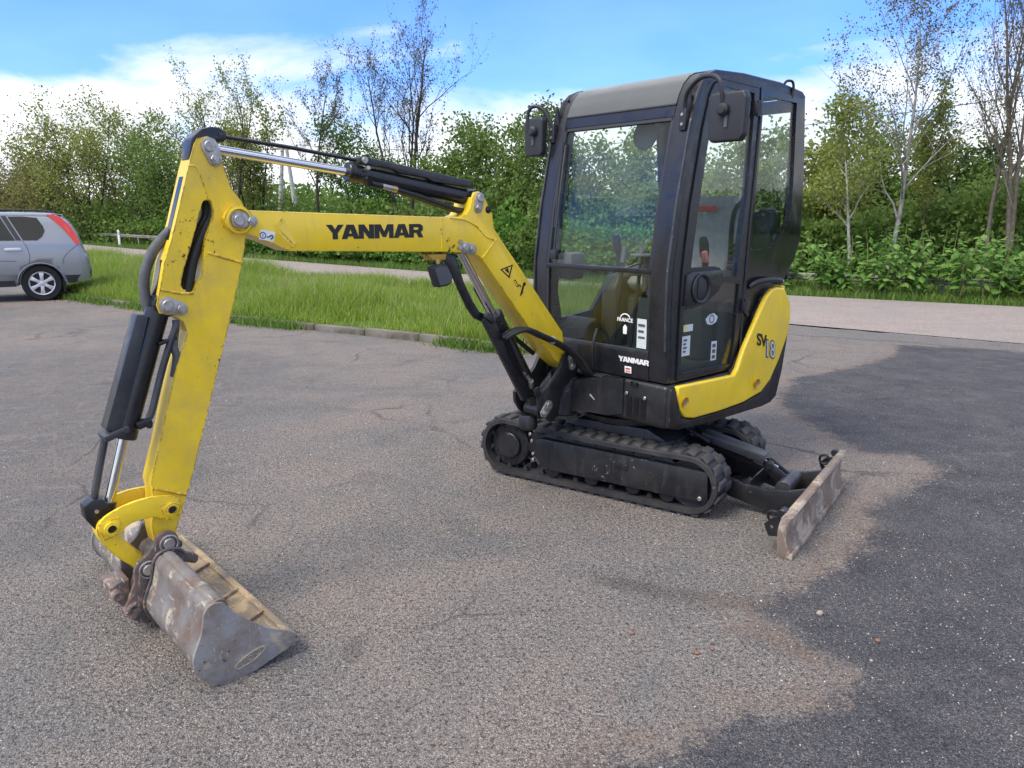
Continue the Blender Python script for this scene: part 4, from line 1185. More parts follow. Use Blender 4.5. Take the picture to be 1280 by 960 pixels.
# arm cylinder above the boom
def cylinder(name, a, b, c, r, rr, y=YC):
    """barrel a-b, rod b-c"""
    o = G().cyl((a[0], y, a[1]), (b[0], y, b[1]), r, 28, bev=.004).build(name, DKPAINT, ex)
    d = (Vector(b) - Vector(a)).normalized()
    e = Vector(b) - d * .035
    G().cyl((e.x, y, e.y), (b[0] + d.x * .006, y, b[1] + d.y * .006), r * 1.09, 28, bev=.004).build('gland', DKPAINT, o)
    G().cyl((b[0], y, b[1]), (c[0], y, c[1]), rr, 24).build('cylinder_rod', CHROME, o)
    return o
ac = cylinder('arm_cylinder', (.855, 1.787), (1.568, 1.895), (2.17, 1.963), .041, .020)
G().cyl((.833, -.665, 1.784), (.833, -.795, 1.784), .046, 24, bev=.004).build('cylinder_eye', DKPAINT, ac)
gp = [(1.525, 1.962), (1.50, 1.967), (.850, 1.872), (.846, 1.838), (.89, 1.842), (1.10, 1.862), (1.14, 1.880), (1.30, 1.898), (1.34, 1.915), (1.525, 1.935)]
G().prism(gp, -.690, -.774, 'y', bev=.006).build('cylinder_guard', GUARD, ac)
G().cyl((1.500, -.70, 1.948), (1.500, -.675, 1.948), .016, 12, bev=.003).cyl((1.49, -.72, 1.90), (1.49, -.668, 1.915), .010, 10).build('guard_bolt', STEEL, ac)
G().tube([(2.155, YC, 2.018), (1.85, YC, 1.990), (1.52, YC, 1.950)], .009, 8).build('guard_rod', DKPAINT, ac)
G().cyl((1.468, -.71, 1.835), (1.478, -.70, 1.880), .020, 14).cyl((1.46, -.70, 1.842), (1.40, -.70, 1.833), .016, 6).build('hose_union', DKPAINT, ac)
G().cyl((1.405, -.70, 1.834), (1.335, -.70, 1.822), .014, 6).build('hose_ferrule', STEEL, ac)
G().cyl((1.338, -.70, 1.8225), (1.318, -.70, 1.819), .0155, 12).build('hose_tag', BRASS, ac)
for dy in (0, -.03):
    G().tube([(1.32, -.70 + dy, 1.819), (1.18, -.695 + dy, 1.785), (1.05, -.69 + dy, 1.748), (.95, -.70 + dy, 1.724), (.88, -.72 + dy, 1.72)], .014, 10).build('cylinder_hose', HOSE, ac)

# boom cylinder in front
bmc = cylinder('boom_cylinder', (.315, .548), (.678, 1.145), (.905, 1.505), .050, .023)
d_ = Vector((.58, .815)).normalized()
G().cyl((.34, -.665, .54), (.34, -.795, .54), .05, 24, bev=.005).build('cylinder_eye', DKPAINT, bmc)
G().prism([(1.052, 1.501), (.965, 1.498), (.938, 1.43), (.905, 1.34), (.845, 1.235), (.800, 1.175), (.765, 1.16), (.790, 1.120), (.835, 1.14), (.885, 1.200), (.935, 1.29), (.970, 1.360), (1.01, 1.42)], -.700, -.716, 'y', bev=.004).build('rod_guard', DKPAINT, bmc)
G().prism([(.80, 1.135), (.735, 1.165), (.42, .64), (.49, .62)], -.672, -.705, 'y', bev=.008, seg=3).build('cylinder_guard', DKPAINT, bmc)
G().box((.752, -.672, 1.140), (.075, .03, .035), .006, ('Y', R(-35))).cyl((.735, -.665, 1.135), (.735, -.650, 1.135), .012, 8).build('guard_clamp', GUARD, bmc)
G().cyl((.43, -.68, .70), (.46, -.65, .745), .016, 10).cyl((.455, -.652, .735), (.52, -.64, .81), .011, 10).build('hose_union', STEEL, bmc)
G().tube([(.50, -.64, .79), (.56, -.635, .88), (.60, -.64, .96), (.63, -.65, 1.02)], .012, 10).build('cylinder_hose', HOSE, bmc)

# swing bracket
brp = [(.208, .876), (.190, .892), (.153, .896), (.118, .880), (.100, .845), (.094, .768), (.155, .712), (.215, .660), (.245, .600), (.263, .500), (.324, .478), (.385, .520), (.425, .580), (.431, .644), (.400, .672), (.345, .695), (.268, .776)]
sb = G().prism(brp, -.615, -.640, 'y', bev=.005).build('swing_bracket', BLACKP, ex)
G().prism(brp, -.820, -.845, 'y', bev=.005).build('bracket_plate', BLACKP, sb)
G().prism([(.25, .62), (.12, .72), (.07, .72), (.05, .52), (.24, .50)], -.63, -.83, 'y', bev=.01).build('bracket_web', GUARD, sb)
G().cyl((.10, YC, .47), (.10, YC, .76), .085, 28, bev=.01).build('swing_post', BLACKP, sb)
G().lathe([(0, .405), (.045, .405), (.058, .42), (.058, .48), (.05, .50), (0, .50)], 24, Matrix.Translation((.36, YC - .05, 0))).build('bracket_boss', BLACKP, sb)
pin_plate((.155, .858), (.150, .800), -.615, .034, .028, sb)
pin_plate((.350, .585), (.385, .545), -.615, .032, .030, sb)
G().prism([(.43, .71), (.47, .70), (.455, .66), (.41, .65)], -.61, -.625, 'y', bev=.003).build('hose_guide', BLACKP, sb)
for k, (dy, r_) in enumerate(((0, .017), (.028, .013), (-.03, .014))):
    G().tube([(.66, -.66 + dy, 1.02), (.62, -.62 + dy, 1.055), (.54, -.60 + dy, 1.062), (.44, -.592 + dy, 1.02), (.337, -.59 + dy, .975), (.24, -.585 + dy, .925), (.15, -.565 + dy, .855), (.10, -.55 + dy, .78), (.05, -.54 + dy, .735)], r_, 10).build('boom_hose', HOSE, sb)
G().cyl((.360, -.578, .986), (.350, -.578, .982), .026, 16).build('hose_strap', SEAT, sb)
G().tube([(.75, -.80, 1.30), (.60, -.81, 1.10), (.45, -.80, .98), (.30, -.80, .87)], .015, 8).build('boom_hose', HOSE, sb)
G().tube([(.02, -.535, 1.02), (.055, -.52, .98), (.075, -.52, .9), (.06, -.525, .80), (.03, -.54, .745)], .010, 8).build('boom_hose', HOSE, sb)

# ---------------------------------------------------------------- arm
arm_p = [(2.317, 1.894), (2.288, 1.976), (2.273, 1.999), (2.235, 2.010), (2.205, 2.000), (2.192, 1.982), (2.185, 1.928), (2.170, 1.870), (2.151, 1.811), (2.105, 1.743), (2.082, 1.677), (2.096, 1.627), (2.105, 1.600), (2.128, 1.492), (2.186, 1.304), (2.247, 1.115), (2.312, .922), (2.406, .635), (2.443, .535),
         (2.467, .480), (2.501, .389), (2.514, .319), (2.555, .306), (2.590, .342), (2.596, .387), (2.598, .434), (2.586, .484), (2.581, .575), (2.585, .616), (2.522, .811), (2.482, .950), (2.437, 1.087), (2.401, 1.172), (2.381, 1.226), (2.393, 1.265), (2.425, 1.295), (2.483, 1.309), (2.492, 1.342), (2.471, 1.417), (2.449, 1.506), (2.411, 1.600)]
hole = [(2.260, 1.758), (2.239, 1.751), (2.233, 1.706), (2.250, 1.658), (2.277, 1.597), (2.300, 1.463), (2.325, 1.422), (2.342, 1.390), (2.368, 1.386), (2.384, 1.402), (2.390, 1.426), (2.373, 1.484), (2.360, 1.515), (2.306, 1.658), (2.279, 1.742)]
arm = G().prism(arm_p, -.675, -.785, 'y', [smooth_poly(hole)]).build('arm', YELLOW_WORN, ex)
G().tube([(2.128, -.675, 1.498), (2.20, -.675, 1.520), (2.272, -.675, 1.545)], .006, 6).tube([(2.320, -.675, 1.890), (2.29, -.675, 1.888), (2.268, -.675, 1.83), (2.255, -.675, 1.765)], .0035, 6).tube([(2.345, -.675, 1.382), (2.40, -.675, 1.385), (2.475, -.675, 1.405)], .006, 6).tube([(2.450, -.675, .528), (2.58, -.675, .588)], .007, 6).build('weld_seam', YELLOW_WORN, arm)
def on_front(z0, z1, hw):
    fx = lambda z: float(np.interp(z, [1.342, 1.417, 1.506, 1.6, 1.894, 1.976], [2.492, 2.471, 2.449, 2.411, 2.317, 2.288]))
    return G().loft([[(fx(z) + e, YC + s_ * hw, z) for e, s_ in ((.002, -1), (.002, 1), (-.01, 1), (-.01, -1))] for z in (z0, (z0 + z1) / 2, z1)])
on_front(1.60, 1.85, .022).build('plate_slot', BLACKG, arm)
on_front(1.37, 1.52, .022).build('plate_slot', BLACKG, arm)
G().tube([(2.225, -.715, 1.775), (2.226, -.715, 1.700), (2.253, -.715, 1.654), (2.293, -.715, 1.579), (2.326, -.715, 1.498), (2.352, -.715, 1.393)], .022, 12).tube([(2.235, -.75, 1.775), (2.24, -.75, 1.700), (2.27, -.75, 1.640), (2.31, -.75, 1.560), (2.345, -.75, 1.48), (2.36, -.75, 1.393)], .018, 12).build('arm_hose', HOSE, arm)
pin_plate((2.230, 1.971), (2.212, 1.921), -.675, .034, .028, arm)
pin_plate((2.452, 1.340), (2.400, 1.322), -.675, .034, .026, arm)
hood = [(2.314, 1.915), (2.300, 1.978), (2.290, 2.003), (2.250, 2.038), (2.211, 2.050), (2.177, 2.049), (2.153, 2.035), (2.148, 2.011), (2.163, 1.990), (2.207, 1.99), (2.259, 1.97)]
G().prism(hood, -.683, -.777, 'y', bev=.008).build('top_guard', DKPAINT, arm)
G().cyl((2.175, -.685, 2.022), (2.175, -.679, 2.022), .008, 8).build('guard_bolt', GUARD, arm)
# hose loop in front of the arm
G().tube([(2.36, -.745, 1.655), (2.41, -.75, 1.615), (2.465, -.757, 1.548), (2.502, -.762, 1.456), (2.507, -.762, 1.37), (2.495, -.757, 1.30), (2.46, -.74, 1.24)], .021, 14).build('hose_loop', HOSEG, arm)

# bucket cylinder
bk_a, bk_b, bk_c = (2.472, 1.325), (2.655, .815), (2.750, .505)
bkc = cylinder('bucket_cylinder', bk_a, bk_b, bk_c, .047, .021)
G().cyl((2.452, -.685, 1.340), (2.452, -.775, 1.340), .05, 20, bev=.004).build('cylinder_eye', DKPAINT, bkc)
G().prism([(2.566, 1.312), (2.520, 1.300), (2.665, .835), (2.728, .862)], -.690, -.770, 'y', bev=.010).build('cylinder_guard', GUARD, bkc)
G().box((2.690, -.72, .842), (.10, .10, .026), .006, ('Y', R(17))).cyl((2.66, -.672, .855), (2.66, -.66, .855), .011, 6).build('guard_clamp', GUARD, bkc)
G().tube([(2.715, -.74, .84), (2.755, -.74, .70), (2.795, -.74, .545)], .015, 10).build('guard_rod', GUARD, bkc)
e_ = G().prism([(2.835, .565), (2.80, .585), (2.765, .580), (2.735, .540), (2.735, .490), (2.765, .435), (2.80, .45), (2.835, .51)], -.700, -.775, 'y', bev=.010).build('rod_end', DKPAINT, bkc)
G().cyl((2.792, -.700, .535), (2.792, -.693, .535), .008, 8).build('rod_end_bolt', STEEL, e_)
G().cyl((2.748, YC, .520), (2.738, YC, .555), .031, 20, bev=.003).build('rod_collar', DKPAINT, bkc)
G().tube([(2.420, -.690, 1.275), (2.425, -.683, 1.245), (2.450, -.683, 1.19), (2.50, -.683, 1.06), (2.552, -.683, .905), (2.570, -.69, .885)], .014, 10).build('cylinder_pipe', GUARD, bkc)
G().tube([(2.42, -.70, 1.24), (2.437, -.69, 1.17), (2.43, -.69, 1.12), (2.445, -.70, 1.04)], .016, 10).build('cylinder_hose', HOSEG, bkc)
G().cyl((2.43, -.70, 1.06), (2.455, -.70, .96), .015, 8).build('hose_ferrule', GUARD, bkc)
G().box((2.462, -.69, 1.195), (.075, .035, .014), .003, ('Y', R(17))).build('pipe_clip', DKPAINT, bkc)
G().box((2.585, -.685, .868), (.06, .04, .03), .006, ('Y', R(17))).cyl((2.572, -.675, .86), (2.572, -.655, .86), .013, 8).build('pipe_flange', DKPAINT, bkc)

# bucket linkage
l1 = [(2.800, .462), (2.802, .490), (2.781, .520), (2.720, .546), (2.643, .561), (2.565, .558), (2.505, .540), (2.488, .505), (2.489, .469), (2.512, .444), (2.545, .448), (2.605, .474), (2.682, .470), (2.737, .440), (2.775, .430)]
l2 = [(2.803, .461), (2.789, .399), (2.743, .326), (2.702, .281), (2.662, .232), (2.630, .238), (2.622, .270), (2.668, .335), (2.714, .401), (2.725, .458), (2.750, .496), (2.785, .496)]
for yy in (-.660, -.795):
    k1 = G().prism(smooth_poly(l1), yy, yy + (.018 if yy > -.7 else -.018), 'y', bev=.004).build('upper_link', YELLOW_WORN, ex)
    if yy > -.7:
        for c_ in ((2.523, .490), (2.758, .469)):
            G().lathe([(.026, 0), (.030, .004), (.029, .012), (.017, .014), (.0165, .004)], 20, Matrix.Translation((c_[0], yy + .017, c_[1])) @ Matrix.Rotation(R(-90), 4, 'X')).build('link_bush', YELLOW_WORN, k1)
            G().cyl((c_[0], yy + .018, c_[1]), (c_[0], yy + .0225, c_[1]), .0175, 16).build('bush_hole', BLACKG, k1)
            G().box((c_[0], yy + .0185, c_[1]), (.078, .004, .072), .001, ('Y', R(12))).build('bush_plate', YELLOW_WORN, k1)
k2 = G().prism(smooth_poly(l2), -.685, -.775, 'y', bev=.006).build('lower_link', YELLOW_WORN, ex)

# ---------------------------------------------------------------- bucket
bkt_out = [(2.565, .318), (2.600, .322), (2.622, .300), (2.630, .265), (2.642, .216), (2.668, .158), (2.675, .116), (2.660, .066), (2.622, .024), (2.570, .004), (2.494, .002), (2.384, .034), (2.294, .068)]
bkt_in = [(2.290, .080), (2.384, .048), (2.494, .016), (2.566, .018), (2.612, .036), (2.647, .072), (2.661, .116), (2.655, .154), (2.629, .211), (2.617, .262), (2.608, .292), (2.596, .306), (2.565, .306)]
BY0, BY1 = -1.42, -.040
bucket = G().prism(smooth_poly(bkt_out, False) + smooth_poly(bkt_in, False), BY0, BY1, 'y').build('bucket', BUCKET_OUT, ex)
sp_p = [(2.565, .324), (2.604, .328), (2.629, .302), (2.637, .266), (2.649, .218), (2.676, .158), (2.683, .116), (2.667, .062), (2.626, .017), (2.572, -.002), (2.494, -.002), (2.384, .028), (2.286, .064), (2.300, .104), (2.340, .127), (2.399, .160), (2.466, .214), (2.519, .266), (2.547, .307)]
for yy in (BY1, BY0 - .014):
    sp_ = G().prism(smooth_poly(sp_p), yy, yy + .014, 'y', bev=.002).build('bucket_side', BUCKET_SIDE, bucket)
    if yy == BY1:
        # maker's oval, laid on in weld bead
        ov = [(2.478 + .062 * math.cos(a) * .94 + .020 * math.sin(a) * .3, BY1 + .0155, .068 + .016 * math.sin(a) + .062 * math.cos(a) * -.34) for a in np.linspace(0, 2 * math.pi, 28)[:-1]]
        b_ = G().tube(ov, .004, 6, closed=True)
        for k, cx_ in enumerate((2.510, 2.480, 2.448)):
            zc_ = .068 + (2.478 - cx_) * .36
            b_.tube([(cx_ + .010 * math.cos(a), BY1 + .0155, zc_ + .010 * math.sin(a)) for a in np.linspace(R(30 * k), R(300 + 20 * k), 9)], .0032, 6)
        b_.build('weld_emblem', simple('dirty_weld_bead', (.30, .26, .19), .8, .1, .3, 40), sp_)
G().prism([(2.284, .086), (2.384, .0525), (2.470, .026), (2.470, .019), (2.384, .0485), (2.284, .074)], BY0 + .004, BY1 - .004, 'y').build('bucket_lip', BUCKET_IN, bucket)
G().prism([(2.30, .068), (2.278, .080), (2.292, .090), (2.312, .083)], BY0 + .002, BY1 - .002, 'y').build('cutting_edge', BUCKET_IN, bucket)
for yy in (-.30, -.56, -.90):
    G().prism([(2.30, .083), (2.46, .030), (2.46, .042), (2.31, .093)], yy, yy + .014, 'y').build('wear_strip', BUCKET_IN, bucket)
G().cyl((2.570, BY0, .300), (2.570, BY1, .300), .032, 24).build('torque_tube', BUCKET_OUT, bucket)
ear = [(2.612, .366), (2.601, .392), (2.580, .405), (2.553, .408), (2.528, .396), (2.514, .368), (2.514, .340), (2.502, .300), (2.470, .285), (2.441, .262), (2.457, .232), (2.519, .262), (2.556, .250), (2.590, .205), (2.620, .110), (2.645, .028), (2.702, .045), (2.752, .105), (2.735, .150), (2.703, .220), (2.700, .265), (2.685, .300), (2.640, .330)]
for yy in (-.640, -.835):
    e_ = G().prism(smooth_poly(ear, True, 2), yy, yy + .024, 'y', bev=.004).build('bucket_ear', HITCH, bucket)
    if yy > -.7:
        for c_ in ((2.558, .357), (2.647, .268)):
            G().cyl((c_[0], yy + .022, c_[1]), (c_[0], yy + .042, c_[1]), .024, 20, bev=.003).build('hitch_pin', STEEL, e_)
            G().tube([(c_[0] + .036 * math.cos(a), yy + .034, c_[1] + .036 * math.sin(a)) for a in np.linspace(0, 2 * math.pi, 20)[:-1]], .004, 6, closed=True).build('pin_ring', STEEL, e_)
        for cx_, cz_, r_ in ((2.665, .165, .014), (2.668, .135, .012), (2.690, .085, .024)):
            G().lathe([(r_, 0), (r_ * .9, .005), (r_ * .6, .004), (0, .002)], 16, Matrix.Translation((cx_, yy + .023, cz_)) @ Matrix.Rotation(R(-90), 4, 'X')).build('hitch_bolt', HITCH, e_)
        G().tube([(2.745, yy + .03, .105), (2.73, yy + .034, .13), (2.705, yy + .034, .135), (2.700, yy + .034, .115), (2.72, yy + .034, .105)], .010, 8).build('hitch_hook', HITCH, e_)
G().cyl((2.558, -.845, .357), (2.558, -.62, .357), .024, 20).cyl((2.647, -.845, .268), (2.647, -.62, .268), .024, 20).build('hitch_shaft', STEEL, bucket)
G().prism([(2.788, .205), (2.782, .175), (2.770, .145), (2.748, .112), (2.715, .10), (2.708, .225), (2.75, .222)], -.665, -.80, 'y', bev=.01).build('hitch_cross_member', HITCH, bucket)
G().cyl((2.765, -.625, .178), (2.765, -.84, .178), .022, 18, bev=.004).build('lock_bar', HITCH, bucket)
G().tube([(2.50, -.598, .300), (2.525, -.598, .328), (2.570, -.598, .338), (2.610, -.598, .325), (2.632, -.598, .290), (2.645, -.598, .225), (2.672, -.598, .160), (2.680, -.598, .116), (2.664, -.598, .064), (2.624, -.598, .020)], .0065, 8).build('shell_flange', HITCH, bucket)
# weld bead where the ear stands on the shell
G().tube([(2.52, -.612, .268), (2.56, -.610, .258), (2.594, -.610, .210), (2.624, -.610, .115), (2.650, -.610, .035)], .008, 6).build('weld_bead', HITCH, bucket)

# ================================================================== parked car
CARP = NT('silver_car_paint')
fl = CARP.rng(CARP.noise(900., 1), .3, .7, .9, 1.1)
CAR_M = CARP.done(CARP.principled(CARP.mix(1.0, (.27, .285, .31), fl, 'MULTIPLY'), .30, .55, .5, None, .6))
TYRE = simple('tyre_rubber', (.022, .022, .023), .85, 0, .2, 30, .1, 300, .2)
ALLOY = simple('silver_alloy', (.58, .58, .59), .32, .6, .1)
TAIL = simple('red_tail_lens', (.55, .010, .014), .12, 0, .1, 30, 0, 100, .6, .6)
CLAD = simple('grey_black_cladding', (.030, .030, .032), .6, 0, .15)
heading = R(208)
lft = Vector((math.cos(heading + math.pi / 2), math.sin(heading + math.pi / 2), 0))
base_c = Vector((-9.43, 15.49, 0)) - lft * .86
car = empty('parked_car', base_c, heading, 'silver estate car at the left edge, parked by the kerb', 'car')
def zt(x):
    return float(np.interp(x, [-.885, -.865, -.80, -.775, -.74, -.69, -.60, -.47, -.33, -.2, .2, 1.0, 1.7, 2.35, 2.8, 3.3, 3.62, 3.70], [.68, .86, .94, 1.05, 1.18, 1.35, 1.52, 1.66, 1.715, 1.725, 1.735, 1.735, 1.70, 1.25, 1.12, 1.02, .86, .7]))
def zb(x):
    return float(np.interp(x, [-.885, -.6, -.45, 2.9, 3.3, 3.70], [.42, .36, .32, .30, .32, .42]))
def hw(x):
    return float(np.interp(x, [-.885, -.86, -.75, -.4, .5, 2.6, 3.3, 3.62, 3.70], [.77, .82, .865, .885, .895, .895, .86, .74, .6]))
def gz(z):
    return float(np.interp(z, [.30, .42, .60, .85, 1.05, 1.16, 1.66, 1.74], [.95, .985, 1.0, 1.0, .985, .965, .80, .74]))
def ysurf(x, z):
    return hw(x) * gz(z)
rings = []
for x in [-.885, -.87, -.85, -.80, -.775, -.74, -.69, -.62, -.54, -.45, -.36, -.25, 0, .35, .8, 1.2, 1.7, 1.95, 2.2, 2.35, 2.6, 2.9, 3.2, 3.45, 3.62, 3.70]:
    top, bot = zt(x), zb(x)
    zl = [bot, bot + .06, .55, .70, .85, 1.0, 1.10, 1.16]
    zl = [min(z, top - .05 + .002 * i) for i, z in enumerate(zl)]
    zl += [max(zl[-1] + .001, min(z, top - .03)) for z in (1.35, 1.52, 1.64)]
    hp_ = [(x, ysurf(x, z), z) for z in zl]
    yt = ysurf(x, top)
    hp_ += [(x, yt * .93, top - .012), (x, yt * .72, top + .004), (x, yt * .3, top + .012)]
    rings.append(hp_ + [(p[0], -p[1], p[2]) for p in hp_[::-1]])
g = G().loft(rings)
bb = bmesh.new()
vv_ = [bb.verts.new(p) for p in g.v]
for q in g.f:
    bb.faces.new([vv_[i] for i in q])
bmesh.ops.remove_doubles(bb, verts=bb.verts[:], dist=.0004)
bmesh.ops.triangulate(bb, faces=bb.faces[:])
g = G(); g.bm(bb)
bodyc = g.build('car_body', CAR_M, car, smooth=40)
cut = G()
for x in (0, 2.63):
    for s_ in (1, -1):
        cut.cyl((x, s_ * .60, .34), (x, s_ * 1.0, .34), .405, 40)
cut_o = cut.build('wheel_arch_cutter', CLAD, car)
bpy.context.view_layer.update()
md = bodyc.modifiers.new('arches', 'BOOLEAN'); md.operation = 'DIFFERENCE'; md.object = cut_o; md.solver = 'EXACT'
dg = bpy.context.evaluated_depsgraph_get()
nm_ = bpy.data.meshes.new_from_object(bodyc.evaluated_get(dg))
bodyc.modifiers.clear(); bodyc.data = nm_
bpy.data.objects.remove(cut_o)
def skin(poly, name, mat, parent, th=.006, off=.002, holes=()):
    """panel that follows the side of the body, both sides told apart by sign"""
    k = G().prism(poly, off, off + th, 'y', holes)
    k.v = [(p[0], p[1] + ysurf(p[0], p[2]), p[2]) for p in k.v]
    return k.build(name, mat, parent)
win_r = [(.23, 1.20), (-.01, 1.20), (-.10, 1.27), (-.155, 1.38), (-.135, 1.47), (-.04, 1.635), (.20, 1.66), (.45, 1.66)]
skin(win_r, 'quarter_window', GLASS_CAR, car)
skin([(.36, 1.20), (1.25, 1.20), (1.25, 1.66), (.58, 1.66)], 'rear_door_window', GLASS_CAR, car)
skin([(1.33, 1.20), (2.12, 1.17), (1.80, 1.50), (1.62, 1.64), (1.33, 1.66)], 'front_door_window', GLASS_CAR, car)
skin([(.255, 1.20), (.345, 1.20), (.565, 1.67), (.475, 1.67)], 'door_pillar', CLAD, car)
skin([(1.25, 1.20), (1.33, 1.20), (1.33, 1.67), (1.25, 1.67)], 'door_pillar', CLAD, car)
tl = [(-.20, 1.700), (-.33, 1.700), (-.46, 1.640), (-.59, 1.500), (-.685, 1.335), (-.735, 1.16), (-.735, 1.09), (-.66, 1.13), (-.575, 1.27), (-.45, 1.45), (-.33, 1.58)]
tlo = skin(tl, 'tail_lamp', TAIL, car, .022, -.006)
skin([(-.50, 1.50), (-.515, 1.48), (-.60, 1.34), (-.585, 1.36)], 'lamp_ridge', ALLOY, tlo, .003, .017)
SEAM = simple('panel_gap', (.01, .01, .011), .8, 0, 0)
def seam(pts, name='panel_seam'):
    P_ = [(p[0], ysurf(p[0], p[1]) + .0005, p[1]) for p in pts]
    return G().tube(P_, .0045, 5).build(name, SEAM, bodyc)
seam([(.24, 1.19), (.185, 1.08), (.16, .98), (.15, .88), (.17, .76)]); seam([(1.29, 1.19), (1.30, .8), (1.28, .40)]); seam([(2.2, 1.1), (2.22, .8), (2.15, .40)])
seam([(-.70, 1.10), (-.55, .98), (-.44, .86), (-.40, .72)])
seam([(.38, .80), (1.2, .83), (2.2, .84)], 'body_crease')
k = G().prism([(.28, 1.00), (.54, 1.00), (.57, 1.03), (.54, 1.06), (.30, 1.06), (.26, 1.03)], 0, .03, 'y', bev=.008)
k.v = [(p[0], p[1] + ysurf(p[0], p[2]) + .002, p[2]) for p in k.v]
k.build('door_handle', ALLOY, car)
skin([(-.42, .50), (-.66, .50), (-.875, .545), (-.885, .60), (-.885, .45), (-.58, .34), (-.46, .34)], 'rear_bumper_skirt', CLAD, car, .02, -.008)
G().prism([(-.875, .60), (-.895, .55), (-.885, .44), (-.75, .38), (-.70, .45)], -.66, .66, 'y', bev=.02).build('rear_valance', CLAD, car)
skin([(.44, .30), (2.2, .30), (2.2, .42), (.46, .42)], 'sill_cladding', CLAD, car, .018, -.006)
for s_ in (1, -1):
    G().tube([(-.28, s_ * .66, 1.735), (-.15, s_ * .665, 1.775), (.6, s_ * .67, 1.79), (1.3, s_ * .665, 1.775), (1.45, s_ * .655, 1.735)], .016, 8).build('roof_rail', CLAD, car)
G().prism([(2.35, 1.20), (1.75, 1.69), (1.74, 1.705), (2.37, 1.21)], -.66, .66, 'y').build('windscreen', GLASS_CAR, car)
G().prism([(-.47, 1.63), (-.68, 1.32), (-.69, 1.325), (-.485, 1.645)], -.62, .62, 'y').build('rear_window', GLASS_CAR, car)
G().prism([(-.30, 1.715), (-.46, 1.70), (-.48, 1.685), (-.34, 1.70)], -.6, .6, 'y', bev=.006).build('roof_spoiler', CAR_M, car)
def wheel(x, s_):
    W = G().lathe([(.235, -.11), (.33, -.115), (.350, -.085), (.353, 0), (.350, .085), (.33, .115), (.25, .108), (.235, .09)], 40, Matrix.Translation((x, s_ * .765, .35)) @ Matrix.Rotation(R(-90), 4, 'X')).build('tyre', TYRE, car)
    Mr = Matrix.Translation((x, s_ * .765, .35)) @ Matrix.Rotation(R(-90) * s_, 4, 'X')
    G().lathe([(.237, .10), (.228, .112), (.212, .104), (.205, .02), (.19, 0), (0, 0)], 36, Mr).build('rim', ALLOY if s_ > 0 else CLAD, W)
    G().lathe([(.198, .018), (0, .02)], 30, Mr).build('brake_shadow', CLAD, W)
    for k in range(6):
        a = 2 * math.pi * k / 6 + .5
        q = G().prism([(.03, -.036), (.12, -.030), (.205, -.046), (.218, -.03), (.218, .03), (.205, .046), (.12, .030), (.03, .036)], .085, .105, 'z', bev=.008)
        G().add(q.v, q.f, Mr @ Matrix.Rotation(a, 4, 'Z')).build('spoke', ALLOY, W)
    G().lathe([(.052, .08), (.05, .112), (.03, .118), (0, .118)], 20, Mr).build('hub_cap', ALLOY, W)
for x in (0, 2.63):
    for s_ in (1, -1):
        wheel(x, s_)
for x in (0, 2.63):
    L_ = [(x + .415 * math.cos(a), .34 + .415 * math.sin(a)) for a in np.linspace(R(5), R(175), 20)]
    G().tube([(p[0], ysurf(p[0], p[1]) - .002, p[1]) for p in L_], .012, 8).build('arch_lip', CAR_M, car)
    G().cyl((x, -.62, .34), (x, .62, .34), .38, 24).build('wheel_well', CLAD, car)
G().prism([(-.36, .50), (-.42, .46), (-.40, .16), (-.36, .16)], .66, .86, 'y').build('mud_flap', TYRE, car)

# ================================================================== trees, shrubs, plants
BARK = simple('grey_brown_bark', (.125, .105, .085), .9, 0, .35, 14, .5, 60, .15)
BARK_D = simple('dark_twig_bark', (.060, .050, .042), .9, 0, .3, 14, .4, 60, .15)
BARK_P = simple('pale_birch_bark', (.30, .28, .25), .85, 0, .45, 9, .5, 50, .15)
BARK_O = simple('lichen_bark', (.19, .165, .075), .9, 0, .4, 10, .5, 60, .15)
LF_SPRING = leaf_mat('young_leaves', (.17, .215, .042), (.26, .31, .065), (.34, .36, .10), .5)
LF_OLIVE = leaf_mat('olive_spring_leaves', (.14, .15, .045), (.22, .22, .065), (.31, .27, .10), .45)
LF_GREEN = leaf_mat('mid_green_leaves', (.095, .165, .033), (.155, .245, .048), (.225, .30, .075), .5)
LF_DARK = leaf_mat('dark_green_leaves', (.045, .090, .024), (.075, .135, .034), (.12, .18, .05), .4)
LF_BUD = leaf_mat('dark_bud_leaves', (.07, .075, .035), (.12, .12, .05), (.19, .19, .07), .35)
LF_BROAD = leaf_mat('broad_bright_leaves', (.085, .19, .030), (.14, .28, .045), (.24, .37, .095), .45, .5)
LF_BRIGHT = leaf_mat('bright_shrub_leaves', (.075, .18, .022), (.12, .25, .035), (.19, .32, .06), .45)

def tubes_np(segs, n=5):
    """frustums for (p0,p1,r0,r1) rows, as vertex and quad arrays"""
    S_ = np.array(segs, dtype=np.float64)
    p0, p1, r0, r1 = S_[:, :3], S_[:, 3:6], S_[:, 6], S_[:, 7]
    d = p1 - p0; d /= np.linalg.norm(d, axis=1, keepdims=True) + 1e-9
    ref = np.where(np.abs(d[:, 2:3]) < .9, np.array([[0, 0, 1.]]), np.array([[1., 0, 0]]))
    u = np.cross(d, ref); u /= np.linalg.norm(u, axis=1, keepdims=True); w = np.cross(d, u)
    a = np.linspace(0, 2 * np.pi, n, endpoint=False)
    ring = u[:, None] * np.cos(a)[None, :, None] + w[:, None] * np.sin(a)[None, :, None]
    A = p0[:, None] + ring * r0[:, None, None]; B = p1[:, None] + ring * r1[:, None, None]
    V = np.concatenate([A, B], 1).reshape(-1, 3)
    k = np.arange(n); q = np.stack([k, (k + 1) % n, n + (k + 1) % n, n + k], 1)
    F = (np.arange(len(S_)) * 2 * n)[:, None, None] + q[None]
    return V, F.reshape(-1)

